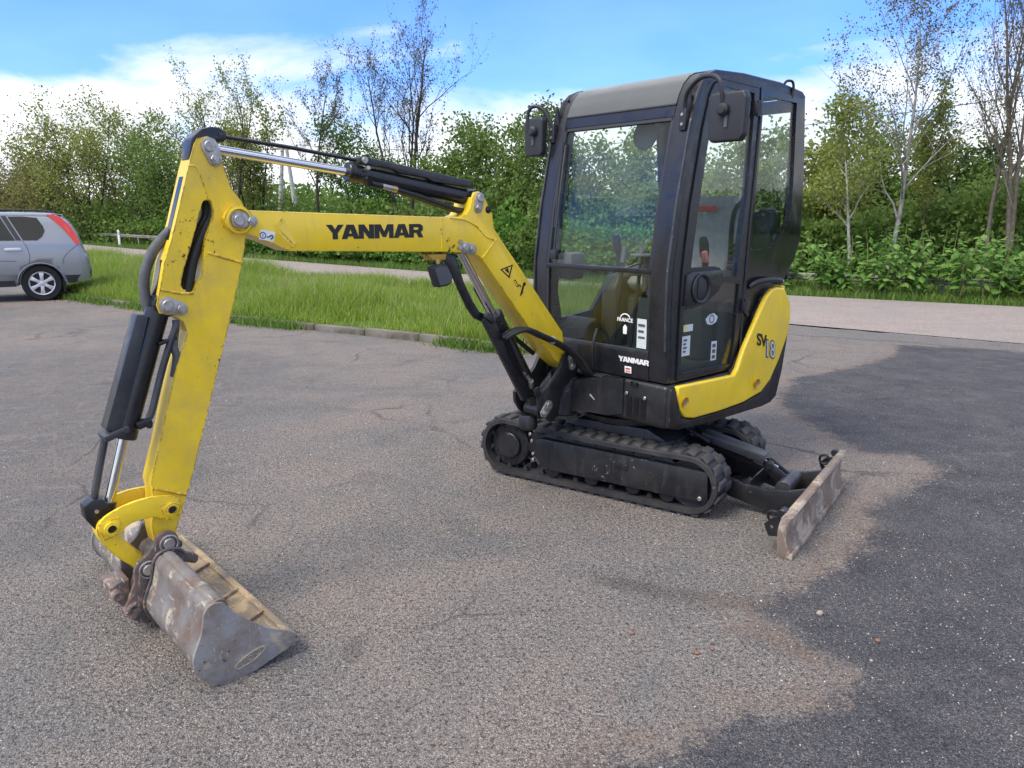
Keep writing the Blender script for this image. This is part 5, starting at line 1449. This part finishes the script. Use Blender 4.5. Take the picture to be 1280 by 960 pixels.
def leaves_np(P_, size, r, up=.35):
    """diamond leaves folded a little along the midrib"""
    n = len(P_)
    ax = r.normal(size=(n, 3)); ax[:, 2] -= up; ax /= np.linalg.norm(ax, axis=1, keepdims=True)
    b = r.normal(size=(n, 3)); b -= ax * (b * ax).sum(1, keepdims=True); b /= np.linalg.norm(b, axis=1, keepdims=True)
    L_ = size * r.uniform(.6, 1.35, n)[:, None]
    V = np.stack([P_, P_ + ax * L_ * .45 + b * L_ * .34, P_ + ax * L_, P_ + ax * L_ * .45 - b * L_ * .34], 1).reshape(-1, 3)
    F = np.arange(4 * n)
    return V, F

def grow(seed, h, r0, spread=.5, stems=1, kids=(7, 5, 4), start=.3, up=.25, crook=.16, lens=(.42, .5, .5), splay=.25):
    """recursive skeleton; returns segment rows and twig rows"""
    rd = random.Random(seed); segs, twigs = [], []
    def branch(p, d, length, rad, lev):
        nseg = (7, 5, 4, 3)[min(lev, 3)]
        pts = [p.copy()]; dirs = []
        step = length / nseg
        for i in range(nseg):
            ck = crook * (.4 if lev == 0 else 1)
            d = (d + Vector((rd.gauss(0, ck), rd.gauss(0, ck), rd.gauss(0, ck) + up * (.25 if lev == 0 else .5) * .5))).normalized()
            q = p + d * step
            f0, f1 = i / nseg, (i + 1) / nseg
            ra, rb = rad * (1 - .80 * f0), rad * (1 - .80 * f1)
            row = (*p, *q, max(ra, .004), max(rb, .003))
            segs.append(row)
            if lev >= len(kids) - 1:
                twigs.append((*p, *q, lev))
            p = q; pts.append(p.copy()); dirs.append(d.copy())
        if lev < len(kids):
            nk = kids[lev]
            for k in range(nk):
                f = (start if lev == 0 else .25) + (1 - (start if lev == 0 else .25)) * (k + rd.random()) / nk
                i = min(int(f * nseg), nseg - 1)
                q = pts[i].lerp(pts[i + 1], f * nseg - i)
                az_ = rd.uniform(0, 6.283) if lev else k * 2.399 + rd.uniform(-.5, .5)
                side_ = Vector((math.cos(az_), math.sin(az_), 0))
                base_d = dirs[i]
                nd = (base_d * (1 - spread) + side_ * spread * rd.uniform(.8, 1.3) + Vector((0, 0, up * .6))).normalized()
                branch(q, nd, length * lens[min(lev, 2)] * rd.uniform(.65, 1.15) * (1.15 - .55 * f if lev == 0 else 1), rad * (1 - .75 * f) * .52, lev + 1)
    for s_ in range(stems):
        a = s_ * 2.4 + rd.uniform(0, .6)
        d0 = Vector((math.cos(a) * splay, math.sin(a) * splay, 1)).normalized() if stems > 1 else Vector((rd.uniform(-.06, .06), rd.uniform(-.06, .06), 1)).normalized()
        branch(Vector((math.cos(a) * .12, math.sin(a) * .12, -.1)) if stems > 1 else Vector((0, 0, -.1)), d0, h * (rd.uniform(.75, 1.0) if s_ else 1.0), r0 * (1 if not s_ else .8), 0)
    return segs, twigs

def tree(name, x, y, h, seed, label, cat='tree', group=None, bark=BARK, leaf=LF_SPRING, nleaf=5000, lsize=.10, r0=None, zone=(0, 1), fuzz=.16, **kw):
    segs, twigs = grow(seed, h, r0 or h * .013, **kw)
    segs = np.array(segs)
    top = segs[:, 5].max(); k = h / top                      # grown tree scaled to its height
    segs = segs * k
    root = empty(name, (x, y, -.03), seed * 1.7 % 6.28, label, cat, group)
    V, F = tubes_np(segs); me = np_mesh('trunk', V, F, 4, bark)
    me.polygons.foreach_set('use_smooth', [True] * len(me.polygons))
    link('trunk', me, root)
    r = np.random.RandomState(seed)
    if nleaf:
        tw = np.array(twigs)[:, :6] * k
        zz = tw[:, 5] / h
        w = np.clip((zz - zone[0]) / .1, 0, 1) * np.clip((zone[1] - zz) / .1 + .3, .05, 1)
        w = w / w.sum()
        i = r.choice(len(tw), nleaf, p=w); f = r.uniform(0, 1, nleaf)[:, None]
        P_ = tw[i, :3] * (1 - f) + tw[i, 3:6] * f + r.normal(0, fuzz, (nleaf, 3))
        P_ = P_[P_[:, 2] > .3]
        V, F = leaves_np(P_, lsize, r)
        link('crown', np_mesh('crown', V, F, 4, leaf), root)
    return root

def at_px(u, Y):
    """metres across at distance Y for a line of sight u (column of a 1280 wide view)"""
    return (u - 640) / 960 * (Y * .9765 + .366)
def hgt(v, Y):
    return 1.7 + (268 - v) / 960 * (Y * .9765 + .366) * 1.03

# --- far left: a copse of young trees in leaf
LT = [(36, 196, 54, LF_OLIVE, 'leftmost olive green tree of the copse behind the car', 26000),
      (78, 152, 50, LF_OLIVE, 'broad olive green spring tree above the car roof', 30000),
      (118, 122, 48, LF_SPRING, 'tallest yellow green tree of the copse left of the digger arm', 30000),
      (155, 128, 50, LF_OLIVE, 'slim olive tree with open top just left of the digger arm', 24000),
      (196, 150, 46, LF_GREEN, 'green leafy tree right behind the guard rail left of the arm', 24000),
      (226, 176, 44, LF_GREEN, 'smaller fresh green tree half hidden by the upper arm', 22000)]
for i, (u, v, Y, lf, lab, nl) in enumerate(LT):
    tree('young_tree', at_px(u, Y), Y, hgt(v, Y), 100 + i, lab, group='trees beyond the road', leaf=lf, nleaf=int(nl * .25), lsize=.15, stems=4, splay=.32, kids=(9, 6, 4), start=.12, spread=.5, fuzz=.28, bark=BARK_D)
tree('young_tree', at_px(6, 60), 60, hgt(232, 60), 130, 'low rounded tree at the left edge of the picture', group='trees beyond the road', leaf=LF_OLIVE, nleaf=9000, lsize=.19, stems=3, splay=.3, start=.1, fuzz=.4, bark=BARK_D)
# --- open trees behind the boom
tree('open_tree', at_px(290, 36), 36, hgt(70, 36), 201, 'slender tree with thin young leaves above the digger elbow', group='trees beyond the road', leaf=LF_SPRING, nleaf=5600, lsize=.095, stems=4, splay=.22, kids=(9, 5, 3), start=.2, up=.5, spread=.42, fuzz=.12, bark=BARK_D)
tree('open_tree', at_px(322, 38), 38, hgt(120, 38), 207, 'bushy light tree between the elbow and the two legged pole', group='trees beyond the road', leaf=LF_SPRING, nleaf=6500, lsize=.13, stems=3, splay=.22, kids=(8, 5, 3), start=.15, up=.4, spread=.45, fuzz=.2, bark=BARK_D)
tree('open_tree', at_px(396, 34), 34, hgt(82, 34), 203, 'almost bare tree with dark buds right of the two legged pole', group='trees beyond the road', leaf=LF_BUD, nleaf=3200, lsize=.075, stems=1, kids=(12, 7, 5), start=.34, up=.42, spread=.46, fuzz=.07, bark=BARK_D)
tree('open_tree', at_px(508, 33), 33, hgt(2, 33), 221, 'tallest thin tree with bare top, standing above the middle of the boom', group='trees beyond the road', leaf=LF_BUD, nleaf=5200, lsize=.080, stems=3, splay=.20, kids=(11, 7, 4), start=.26, up=.5, spread=.46, fuzz=.07, bark=BARK_D)
tree('open_tree', at_px(452, 36), 36, hgt(155, 36), 205, 'fresh green round tree behind the arm cylinder', group='trees beyond the road', leaf=LF_BRIGHT, nleaf=9000, lsize=.13, stems=2, splay=.2, kids=(9, 5, 4), start=.15, spread=.5, fuzz=.25)
tree('open_tree', at_px(560, 37), 37, hgt(190, 37), 206, 'thin yellowish tree behind the cylinder end of the boom', group='trees beyond the road', leaf=LF_SPRING, nleaf=4500, lsize=.12, stems=3, splay=.2, kids=(8, 5, 3), start=.2, up=.4, spread=.4, fuzz=.15, bark=BARK_O)
# --- dense dark trees left of and behind the cab
DT = [(592, 165, 29, LF_GREEN, 'tall green tree just left of the dark trees beside the cab', 16000),
      (634, 152, 28, LF_GREEN, 'dense dark green tree left of the cab mirror', 20000),
      (672, 140, 30, LF_DARK, 'dark green tree with pointed top behind the cab mirror', 20000),
      (725, 178, 28, LF_GREEN, 'green tree seen through the left half of the windscreen', 16000),
      (790, 170, 27, LF_GREEN, 'green tree seen through the right half of the windscreen', 18000),
      (850, 190, 27, LF_DARK, 'dark tree hidden behind the front cab pillar', 12000),
      (905, 178, 25, LF_GREEN, 'green tree seen through the door window', 18000),
      (965, 160, 24, LF_GREEN, 'green tree seen through the rear side window', 18000),
      (1040, 170, 25, LF_SPRING, 'leafy green tree close to the right edge of the cab', 20000),
      (1100, 168, 27, LF_GREEN, 'dark evergreen mass behind the pale trunk', 20000),
      (1165, 175, 26, LF_DARK, 'dark green tree between the pale trunk and the bare trunks', 20000),
      (1240, 200, 25, LF_GREEN, 'green tree behind the bare trunks at the right edge', 18000),
      (1300, 190, 26, LF_DARK, 'dark tree cut off by the right edge of the picture', 12000)]
for i, (u, v, Y, lf, lab, nl) in enumerate(DT):
    tree('leafy_tree', at_px(u, Y), Y, hgt(v, Y), 300 + i, lab, group='trees beyond the road', leaf=lf, nleaf=int(nl * .37), lsize=.13, stems=2, splay=.18, kids=(11, 6, 4), start=.08, spread=.55, fuzz=.22, lens=(.38, .5, .5), bark=BARK)
# --- trees on the right with trunks in view
tree('roadside_tree', at_px(1106, 20.5), 20.5, hgt(-60, 20.5), 433, 'tree with pale forked trunk and thin dark leaf tips right of the cab', group='trees beyond the road', leaf=LF_BUD, nleaf=6500, lsize=.058, r0=.10, stems=1, kids=(15, 8, 5), start=.24, up=.34, spread=.60, crook=.11, lens=(.50, .5, .5), fuzz=.06, bark=BARK_P)
tree('roadside_tree', at_px(1062, 20.2), 20.2, hgt(115, 20.2), 412, 'small leaning tree with grey trunk between cab and pale trunk', group='trees beyond the road', leaf=LF_SPRING, nleaf=4200, lsize=.09, r0=.07, stems=1, kids=(10, 6, 4), start=.3, up=.3, spread=.5, fuzz=.12, bark=BARK_P)
tree('roadside_tree', at_px(1152, 21.5), 21.5, hgt(100, 21.5), 405, 'thin upright tree with yellowish leaves right of the pale trunk', group='trees beyond the road', leaf=LF_SPRING, nleaf=3600, lsize=.09, r0=.06, stems=1, kids=(10, 6, 4), start=.3, up=.4, spread=.42, fuzz=.10, bark=BARK_O)
tree('roadside_tree', at_px(1228, 19.2), 19.2, hgt(-90, 19.2), 406, 'left one of the two tall bare trees at the right edge', group='trees beyond the road', leaf=LF_BUD, nleaf=2600, lsize=.055, r0=.085, stems=1, kids=(13, 7, 5), start=.30, up=.5, crook=.10, spread=.42, fuzz=.06, bark=BARK)
tree('roadside_tree', at_px(1262, 18.4), 18.4, hgt(-120, 18.4), 407, 'right one of the two tall bare trees, nearest the picture edge', group='trees beyond the road', leaf=LF_BUD, nleaf=2600, lsize=.055, r0=.10, stems=2, splay=.10, kids=(12, 7, 4), start=.25, up=.5, crook=.10, spread=.42, fuzz=.06, bark=BARK)

# --- far wood and undergrowth, one mass
def mass(name, line, depth, h0, h1, n, size, mat, label, seed):
    r = np.random.RandomState(seed)
    Lp = np.array(line); seg = np.hypot(*np.diff(Lp, axis=0).T); cum = np.concatenate([[0], np.cumsum(seg)])
    s_ = r.uniform(0, cum[-1], n)
    x = np.interp(s_, cum, Lp[:, 0]); y = np.interp(s_, cum, Lp[:, 1])
    top = h0 + (h1 - h0) * (.5 + .5 * np.sin(s_ * .9 + 2 * np.sin(s_ * .23))) * r.uniform(.6, 1, n)
    z = top * (1 - r.uniform(0, 1, n) ** 1.6) + .05
    x = x + r.normal(0, depth, n) * .4; y = y + np.abs(r.normal(0, depth, n))
    V, F = leaves_np(np.stack([x, y, z], 1), size, r)
    o = link(name, np_mesh(name, V, F, 4, mat))
    return tag(o, label, 'woodland', kind='stuff')
mass('undergrowth', [(-30, 50), (-18, 42), (-8, 35), (-2, 30), (4, 27), (10, 24), (16, 20), (22, 15)], 2.2, 1.0, 2.5, 48000, .20, LF_GREEN, 'dark undergrowth between the trees beyond the road', 41)
mass('distant_wood', [(-150, 40), (-110, 66), (-80, 74), (-55, 72), (-30, 62), (-10, 52), (5, 46), (20, 42), (40, 36), (60, 28), (75, 8)], 4.0, 2.2, 4.0, 80000, .42, LF_GREEN, 'far green wood behind the roadside trees', 42)
mass('ivy_thicket', [(-1, 26.5), (3, 25), (7, 23), (11, 21.5), (15, 19.5), (20, 15.5)], 1.2, 1.4, 3.0, 34000, .15, LF_GREEN, 'dark shady thicket behind the roadside trees on the right', 43)

# --- broad-leaved plants along the far verge
ORD = ['first', 'second', 'third', 'fourth', 'fifth', 'sixth', 'seventh', 'eighth', 'ninth', 'tenth', 'eleventh', 'twelfth', 'thirteenth', 'fourteenth', 'fifteenth', 'sixteenth', 'seventeenth', 'eighteenth', 'nineteenth', 'twentieth', 'twenty-first', 'twenty-second', 'twenty-third', 'twenty-fourth', 'twenty-fifth', 'twenty-sixth']
def broad_leaf():
    pr = [(0, 0), (.30, .10), (.42, .34), (.30, .66), (0, 1.0), (-.30, .66), (-.42, .34), (-.30, .10)]
    v = [(x * 1.0, y, -abs(x) * .25 - .28 * y * y) for x, y in pr] + [(0, .34, .03), (0, .66, -.04)]
    f = [(0, 1, 2, 8), (8, 2, 3, 9), (9, 3, 4), (0, 8, 6, 7), (8, 9, 5, 6), (9, 4, 5)]
    return v, f
BL_V, BL_F = broad_leaf()
bl_me = G().add(BL_V, BL_F).mesh('leaf', 0); bl_me.materials.append(LF_BROAD)
n_single = [0]
def broad_plant(x, y, h, seed, label, nst, nl, lsize, singles, mat=LF_BROAD, name='broad_leaved_plant', group='broad leaved plants along the far verge'):
    rd = random.Random(seed)
    root = empty(name, (x, y, -.03), 0, label, 'plant', group)
    sg = G(); leaf = G(); spots = []
    for s_ in range(nst):
        a = rd.uniform(0, 6.283); lean = rd.uniform(.05, .38); hh = h * rd.uniform(.6, 1.05)
        b = Vector((rd.uniform(-.25, .25), rd.uniform(-.2, .2), 0))
        P_ = [b + Vector((math.cos(a) * lean * hh * f * f, math.sin(a) * lean * hh * f * f, hh * f)) for f in (0, .35, .7, 1.)]
        sg.tube(P_, [.012, .010, .008, .004], 5)
        for k in range(nl):
            f = .28 + .72 * (k + rd.random()) / nl
            i = min(int(f * 3), 2); q = P_[i].lerp(P_[i + 1], f * 3 - i)
            az_ = rd.uniform(0, 6.283); sz = lsize * rd.uniform(.6, 1.25) * (1.15 - .45 * f)
            M = Matrix.Translation(q + Vector((math.cos(az_), math.sin(az_), .2)) * .06) @ Matrix.Rotation(az_ - math.pi / 2, 4, 'Z') @ Matrix.Rotation(rd.uniform(-.75, .35), 4, 'X') @ Matrix.Rotation(rd.uniform(-.4, .4), 4, 'Y') @ Matrix.Scale(sz, 4)
            spots.append((sz * (1.4 if math.sin(az_) < .2 else 1), M))
    spots.sort(key=lambda t_: -t_[0])
    sg.build('stem', simple_stem, root)
    for k, (_, M) in enumerate(spots):
        if k < singles and n_single[0] < 298:
            link('leaf', bl_me, root, M); n_single[0] += 1
        else:
            leaf.add(BL_V, BL_F, M)
    me = leaf.mesh('foliage', 0); me.materials.append(mat)
    tag(link('foliage', me, root), kind='stuff')
    return root
simple_stem = simple('plant_stem', (.14, .15, .05), .7, 0, .3)
rd0 = random.Random(77)
def far_edge(x):
    P_ = sorted(ROAD_FAR)
    return float(np.interp(x, [p[0] for p in P_], [p[1] for p in P_]))
spots = []
x = 4.9
while x < 14.5:
    spots.append((x, far_edge(x) + 1.25 + rd0.uniform(-.4, .3)))
    x += rd0.uniform(.36, .52)
for i, (x, y) in enumerate(spots):
    u_ = 640 + x / (y * .9765 + .37) * 960
    hh = rd0.uniform(.85, 1.25) * (1.2 if 1130 < u_ < 1240 else .95)
    broad_plant(x, y, hh, 500 + i, ORD[i] + ' bright broad leaved plant from the cab, in the front row along the road', 7, 18, .185, 14, group='front row of broad leaved plants')
# lower row behind, fills the bank
for i in range(16):
    x = 5 + i * .62
    broad_plant(x, far_edge(x) + 2.3 + rd0.uniform(-.2, .4), rd0.uniform(1.1, 1.6), 560 + i, ORD[i] + ' tall broad leaved plant from the cab, in the back row below the trees', 7, 15, .175, 0, group='second row of broad leaved plants')
# hedge of bright shrubs across the road behind the boom
def shrub(x, y, h, w, seed, label, nleaf, lsize, mat, group):
    r = np.random.RandomState(seed)
    root = empty('shrub', (x, y, -.03), 0, label, 'shrub', group)
    segs = []
    for k in range(10):
        a = r.uniform(0, 6.28); l = r.uniform(.5, .95) * h; s_ = r.uniform(.1, .6) * w
        p = np.zeros(3)
        for j in range(3):
            q = np.array([math.cos(a) * s_ * (j + 1) / 3, math.sin(a) * s_ * (j + 1) / 3, l * (j + 1) / 3]) + r.normal(0, .04, 3)
            segs.append((*p, *q, .014 - .004 * j, .010 - .003 * j)); p = q
    V, F = tubes_np(segs, 4); link('stem', np_mesh('stem', V, F, 4, BARK_D), root)
    n = nleaf; d = r.normal(size=(n, 3)); d /= np.linalg.norm(d, axis=1, keepdims=True)
    lob = 1 + .28 * np.sin(d[:, 0] * 5 + seed) * np.sin(d[:, 1] * 4 + 1) + .22 * np.sin(d[:, 2] * 6 + seed * .7)
    rad = lob * r.uniform(.35, 1.0, n) ** .45
    P_ = np.stack([d[:, 0] * rad * w, d[:, 1] * rad * w * .8, h * .5 + d[:, 2] * rad * h * .48], 1)
    P_ = P_[P_[:, 2] > .04]
    V, F = leaves_np(P_, lsize, r, .2); link('foliage', np_mesh('foliage', V, F, 4, mat), root)
    return root
hx = -11.0; i = 0
while hx < 4.6:
    y = far_edge(hx) + 1.7 + rd0.uniform(-.2, .5)
    hh = rd0.uniform(1.0, 1.5) * (1.45 if -.4 < hx < 1.6 else 1)
    shrub(hx, y, hh, rd0.uniform(.7, 1.0), 600 + i, ORD[i] + ' leafy green shrub from the left in the hedge behind the boom', 2600, .13, LF_BRIGHT if i % 3 else LF_GREEN, 'shrubs of the hedge beyond the road')
    hx += rd0.uniform(.8, 1.15); i += 1
for i in range(13):
    x = -12.5 - i * 1.9
    shrub(x, far_edge(x) + 4.6 + rd0.uniform(-.3, .8), rd0.uniform(1.1, 1.7), 1.2, 650 + i, ORD[i] + ' light green shrub from the digger arm, behind the left guard rail', 2400, .17, LF_BRIGHT, 'shrubs behind the left guard rail')

# ================================================================== roadside furniture
GALV = simple('galvanised_steel', (.33, .33, .32), .5, .5, .25, 5, .05, 80)
RUSTY = simple('weathered_rail', (.24, .22, .20), .7, .2, .35, 4, .1, 80)
POLEM = simple('grey_concrete_pole', (.42, .42, .40), .85, 0, .2, 6, .2, 60)
def offset_far(x, d):
    """point d metres beyond the far road edge"""
    y = far_edge(x); y2 = far_edge(x + .5)
    n_ = Vector((y - y2, .5)).normalized()
    return Vector((x + n_.x * d, y + n_.y * d, 0))
def guard_rail(xs_, d, top, label, group):
    P_ = [offset_far(x, d) for x in xs_]
    root = empty('guard_rail', P_[0], 0, label, 'guard rail', group)
    prof = [(0, .155), (.035, .135), (.04, .10), (.008, .085), (.008, .070), (.04, .055), (.035, .02), (0, 0)]
    rings = []
    for i, p in enumerate(P_):
        t_ = (P_[min(i + 1, len(P_) - 1)] - P_[max(i - 1, 0)]).normalized(); n_ = Vector((t_.y, -t_.x, 0))
        if n_.y > 0:
            n_ = -n_
        rings.append([tuple(p - P_[0] + n_ * a + Vector((0, 0, top - .155 + b))) for a, b in prof] + [tuple(p - P_[0] + n_ * (a - .006) + Vector((0, 0, top - .155 + b))) for a, b in prof[::-1]])
    G().loft(rings).build('beam', RUSTY, root)
    for i in range(0, len(P_), 2):
        p = P_[i] - P_[0]
        G().box((p.x + .04, p.y + .07, top / 2 - .06), (.06, .10, top + .1), .004).build('post', GALV, root)
    return root
guard_rail(list(np.arange(-44, -10.5, 1.9)), 1.25, .62, 'long grey steel guard rail along the far roadside between car and digger arm', None)
guard_rail(list(np.arange(4.6, 15.5, .95)), 1.35, .40, 'low weathered rail showing under the broad leaved plants on the right', None)

def marker_post(x, d, red, label):
    p = offset_far(x, d)
    o = empty('marker_post', (p.x, p.y, -.03), 0, label, 'marker post', 'roadside marker posts')
    G().prism([(-.06, 0), (.06, 0), (.055, .86), (.0, .93), (-.055, .90)], -.045, .045, 'y', bev=.015).build('post_body', WHITE, o)
    G().box((0, -.047, .74), (.085, .006, .17), .001).build('reflector', REDPR if red else SILVERP, o)
marker_post(at_px(166, 34) , .55, True, 'white marker post with red band just left of the digger arm')
marker_post(at_px(125, 41), .55, False, 'plain white marker post right of the car tail lamp')

# two-legged pole of the power line
Yp = 42
pb = Vector((at_px(363, Yp), Yp, 0)); ph = hgt(190, Yp)
pole = empty('power_pole', pb, 0, 'grey two legged pole standing among the trees behind the boom', 'pole')
for s_ in (-1, 1):
    G().tube([(s_ * .58, 0, -.1), (s_ * .40, 0, ph * .4), (s_ * .10, 0, ph)], [.15, .13, .09], 12).build('pole_leg', POLEM, pole)
G().box((0, 0, ph - .1), (1.5, .12, .10), .01).build('cross_arm', GALV, pole)
for x_ in (-.65, 0, .65):
    G().lathe([(.03, 0), (.06, .03), (.04, .07), (.06, .11), (.03, .16), (0, .17)], 12, Matrix.Translation((x_, 0, ph - .05))).build('insulator', PLASTIC2, pole)
CABLE = simple('dark_cable', (.03, .03, .032), .7, 0, 0)
def cable(a, b, sag, label, r=.014):
    a, b = Vector(a), Vector(b)
    P_ = [a.lerp(b, f) - Vector((0, 0, sag * 4 * f * (1 - f))) for f in np.linspace(0, 1, 40)]
    g = G().tube([p - a for p in P_], r, 6)
    return tag(g.build('overhead_cable', CABLE, M=Matrix.Translation(a)), label, 'cable')
cable((pb.x + .65, pb.y, ph + .10), (at_px(1500, 21), 21, hgt(96, 21)), 1.0, 'thin dark overhead cable running from the pole to the right behind the cab')
cable((pb.x - .65, pb.y, ph + .10), (at_px(-200, 60), 60, hgt(190, 60)), 1.8, 'thin overhead cable running left from the pole across the copse', .016)

# loose stones and dead leaves on the asphalt
def stone(x, y, s_, seed, mat, label):
    rd = random.Random(seed); b = bmesh.new()
    bmesh.ops.create_icosphere(b, subdivisions=2, radius=1)
    for v in b.verts:
        k = 1 + rd.uniform(-.16, .16)
        v.co = Vector((v.co.x * s_ * k, v.co.y * s_ * .75 * k, v.co.z * s_ * .5 * k + s_ * .38))
    g = G(); g.bm(b)
    return tag(g.build('stone', mat, M=Matrix.Translation((x, y, 0)) @ Matrix.Rotation(rd.uniform(0, 6), 4, 'Z'), smooth=60), label, 'stone', 'loose stones on the asphalt')
ST1 = simple('pale_stone', (.33, .27, .22), .8, 0, .3, 60, .3, 200)
ST2 = simple('brick_chip', (.24, .11, .075), .85, 0, .3, 60, .3, 200)
stone(1.338, 3.046, .020, 1, ST1, 'pale tan pebble on the dark asphalt right of centre')
stone(1.49, 2.83, .013, 2, ST2, 'small orange brick chip on the dark asphalt, nearest the right corner')
stone(.80, 2.77, .010, 3, ST2, 'red brick chip on the grey asphalt, right one of the pair')
stone(.735, 2.74, .012, 4, ST2, 'red brick chip on the grey asphalt, left one of the pair')
stone(.50, 2.89, .010, 5, ST2, 'lone red chip on the grey asphalt in front of the track')
stone(1.40, 2.69, .009, 6, ST1, 'tiny pale chip at the edge of the dark asphalt')
# loose grit, far too many to count
r = np.random.RandomState(9)
n = 26000
gx = r.uniform(-4.5, 4.5, n); gy = 1.9 + 7.5 * r.uniform(0, 1, n) ** 1.6
keep = r.uniform(0, 1, n) < .35 + .65 * (fnoise(gx, gy, 2.2, 8) > .05)
gx, gy = gx[keep], gy[keep]; n = len(gx)
sz = r.uniform(.0018, .0050, n) * (1 + .5 * (r.uniform(0, 1, n) > .96))
a = r.uniform(0, 6.28, n)
tet = np.array([[1, 0, 0], [-.5, .8, 0], [-.5, -.8, 0], [.1, .1, .9]])
ca, sa = np.cos(a), np.sin(a)
V = np.stack([(tet[None, :, 0] * ca[:, None] - tet[None, :, 1] * sa[:, None]) * sz[:, None] + gx[:, None], (tet[None, :, 0] * sa[:, None] + tet[None, :, 1] * ca[:, None]) * sz[:, None] + gy[:, None], tet[None, :, 2] * sz[:, None] + 0 * gx[:, None] + .0005], 2).reshape(-1, 3)
k = np.arange(n)[:, None] * 4
F = np.concatenate([k + np.array([[0, 1, 3]]), k + np.array([[1, 2, 3]]), k + np.array([[2, 0, 3]])], 1).ravel()
t = NT('loose_grit')
geo = t.new('NewGeometry')
GRIT_M = t.done(t.principled(t.ramp(geo.outputs['Random Per Island'], [(0., (.06, .06, .06)), (.3, (.22, .19, .17)), (.6, (.34, .28, .24)), (.85, (.40, .37, .34)), (1., (.6, .57, .53))]), .9, 0, .2))
tag(link('loose_grit', np_mesh('loose_grit', V, F, 3, GRIT_M)), 'fine loose grit scattered over the asphalt', 'grit', kind='stuff')
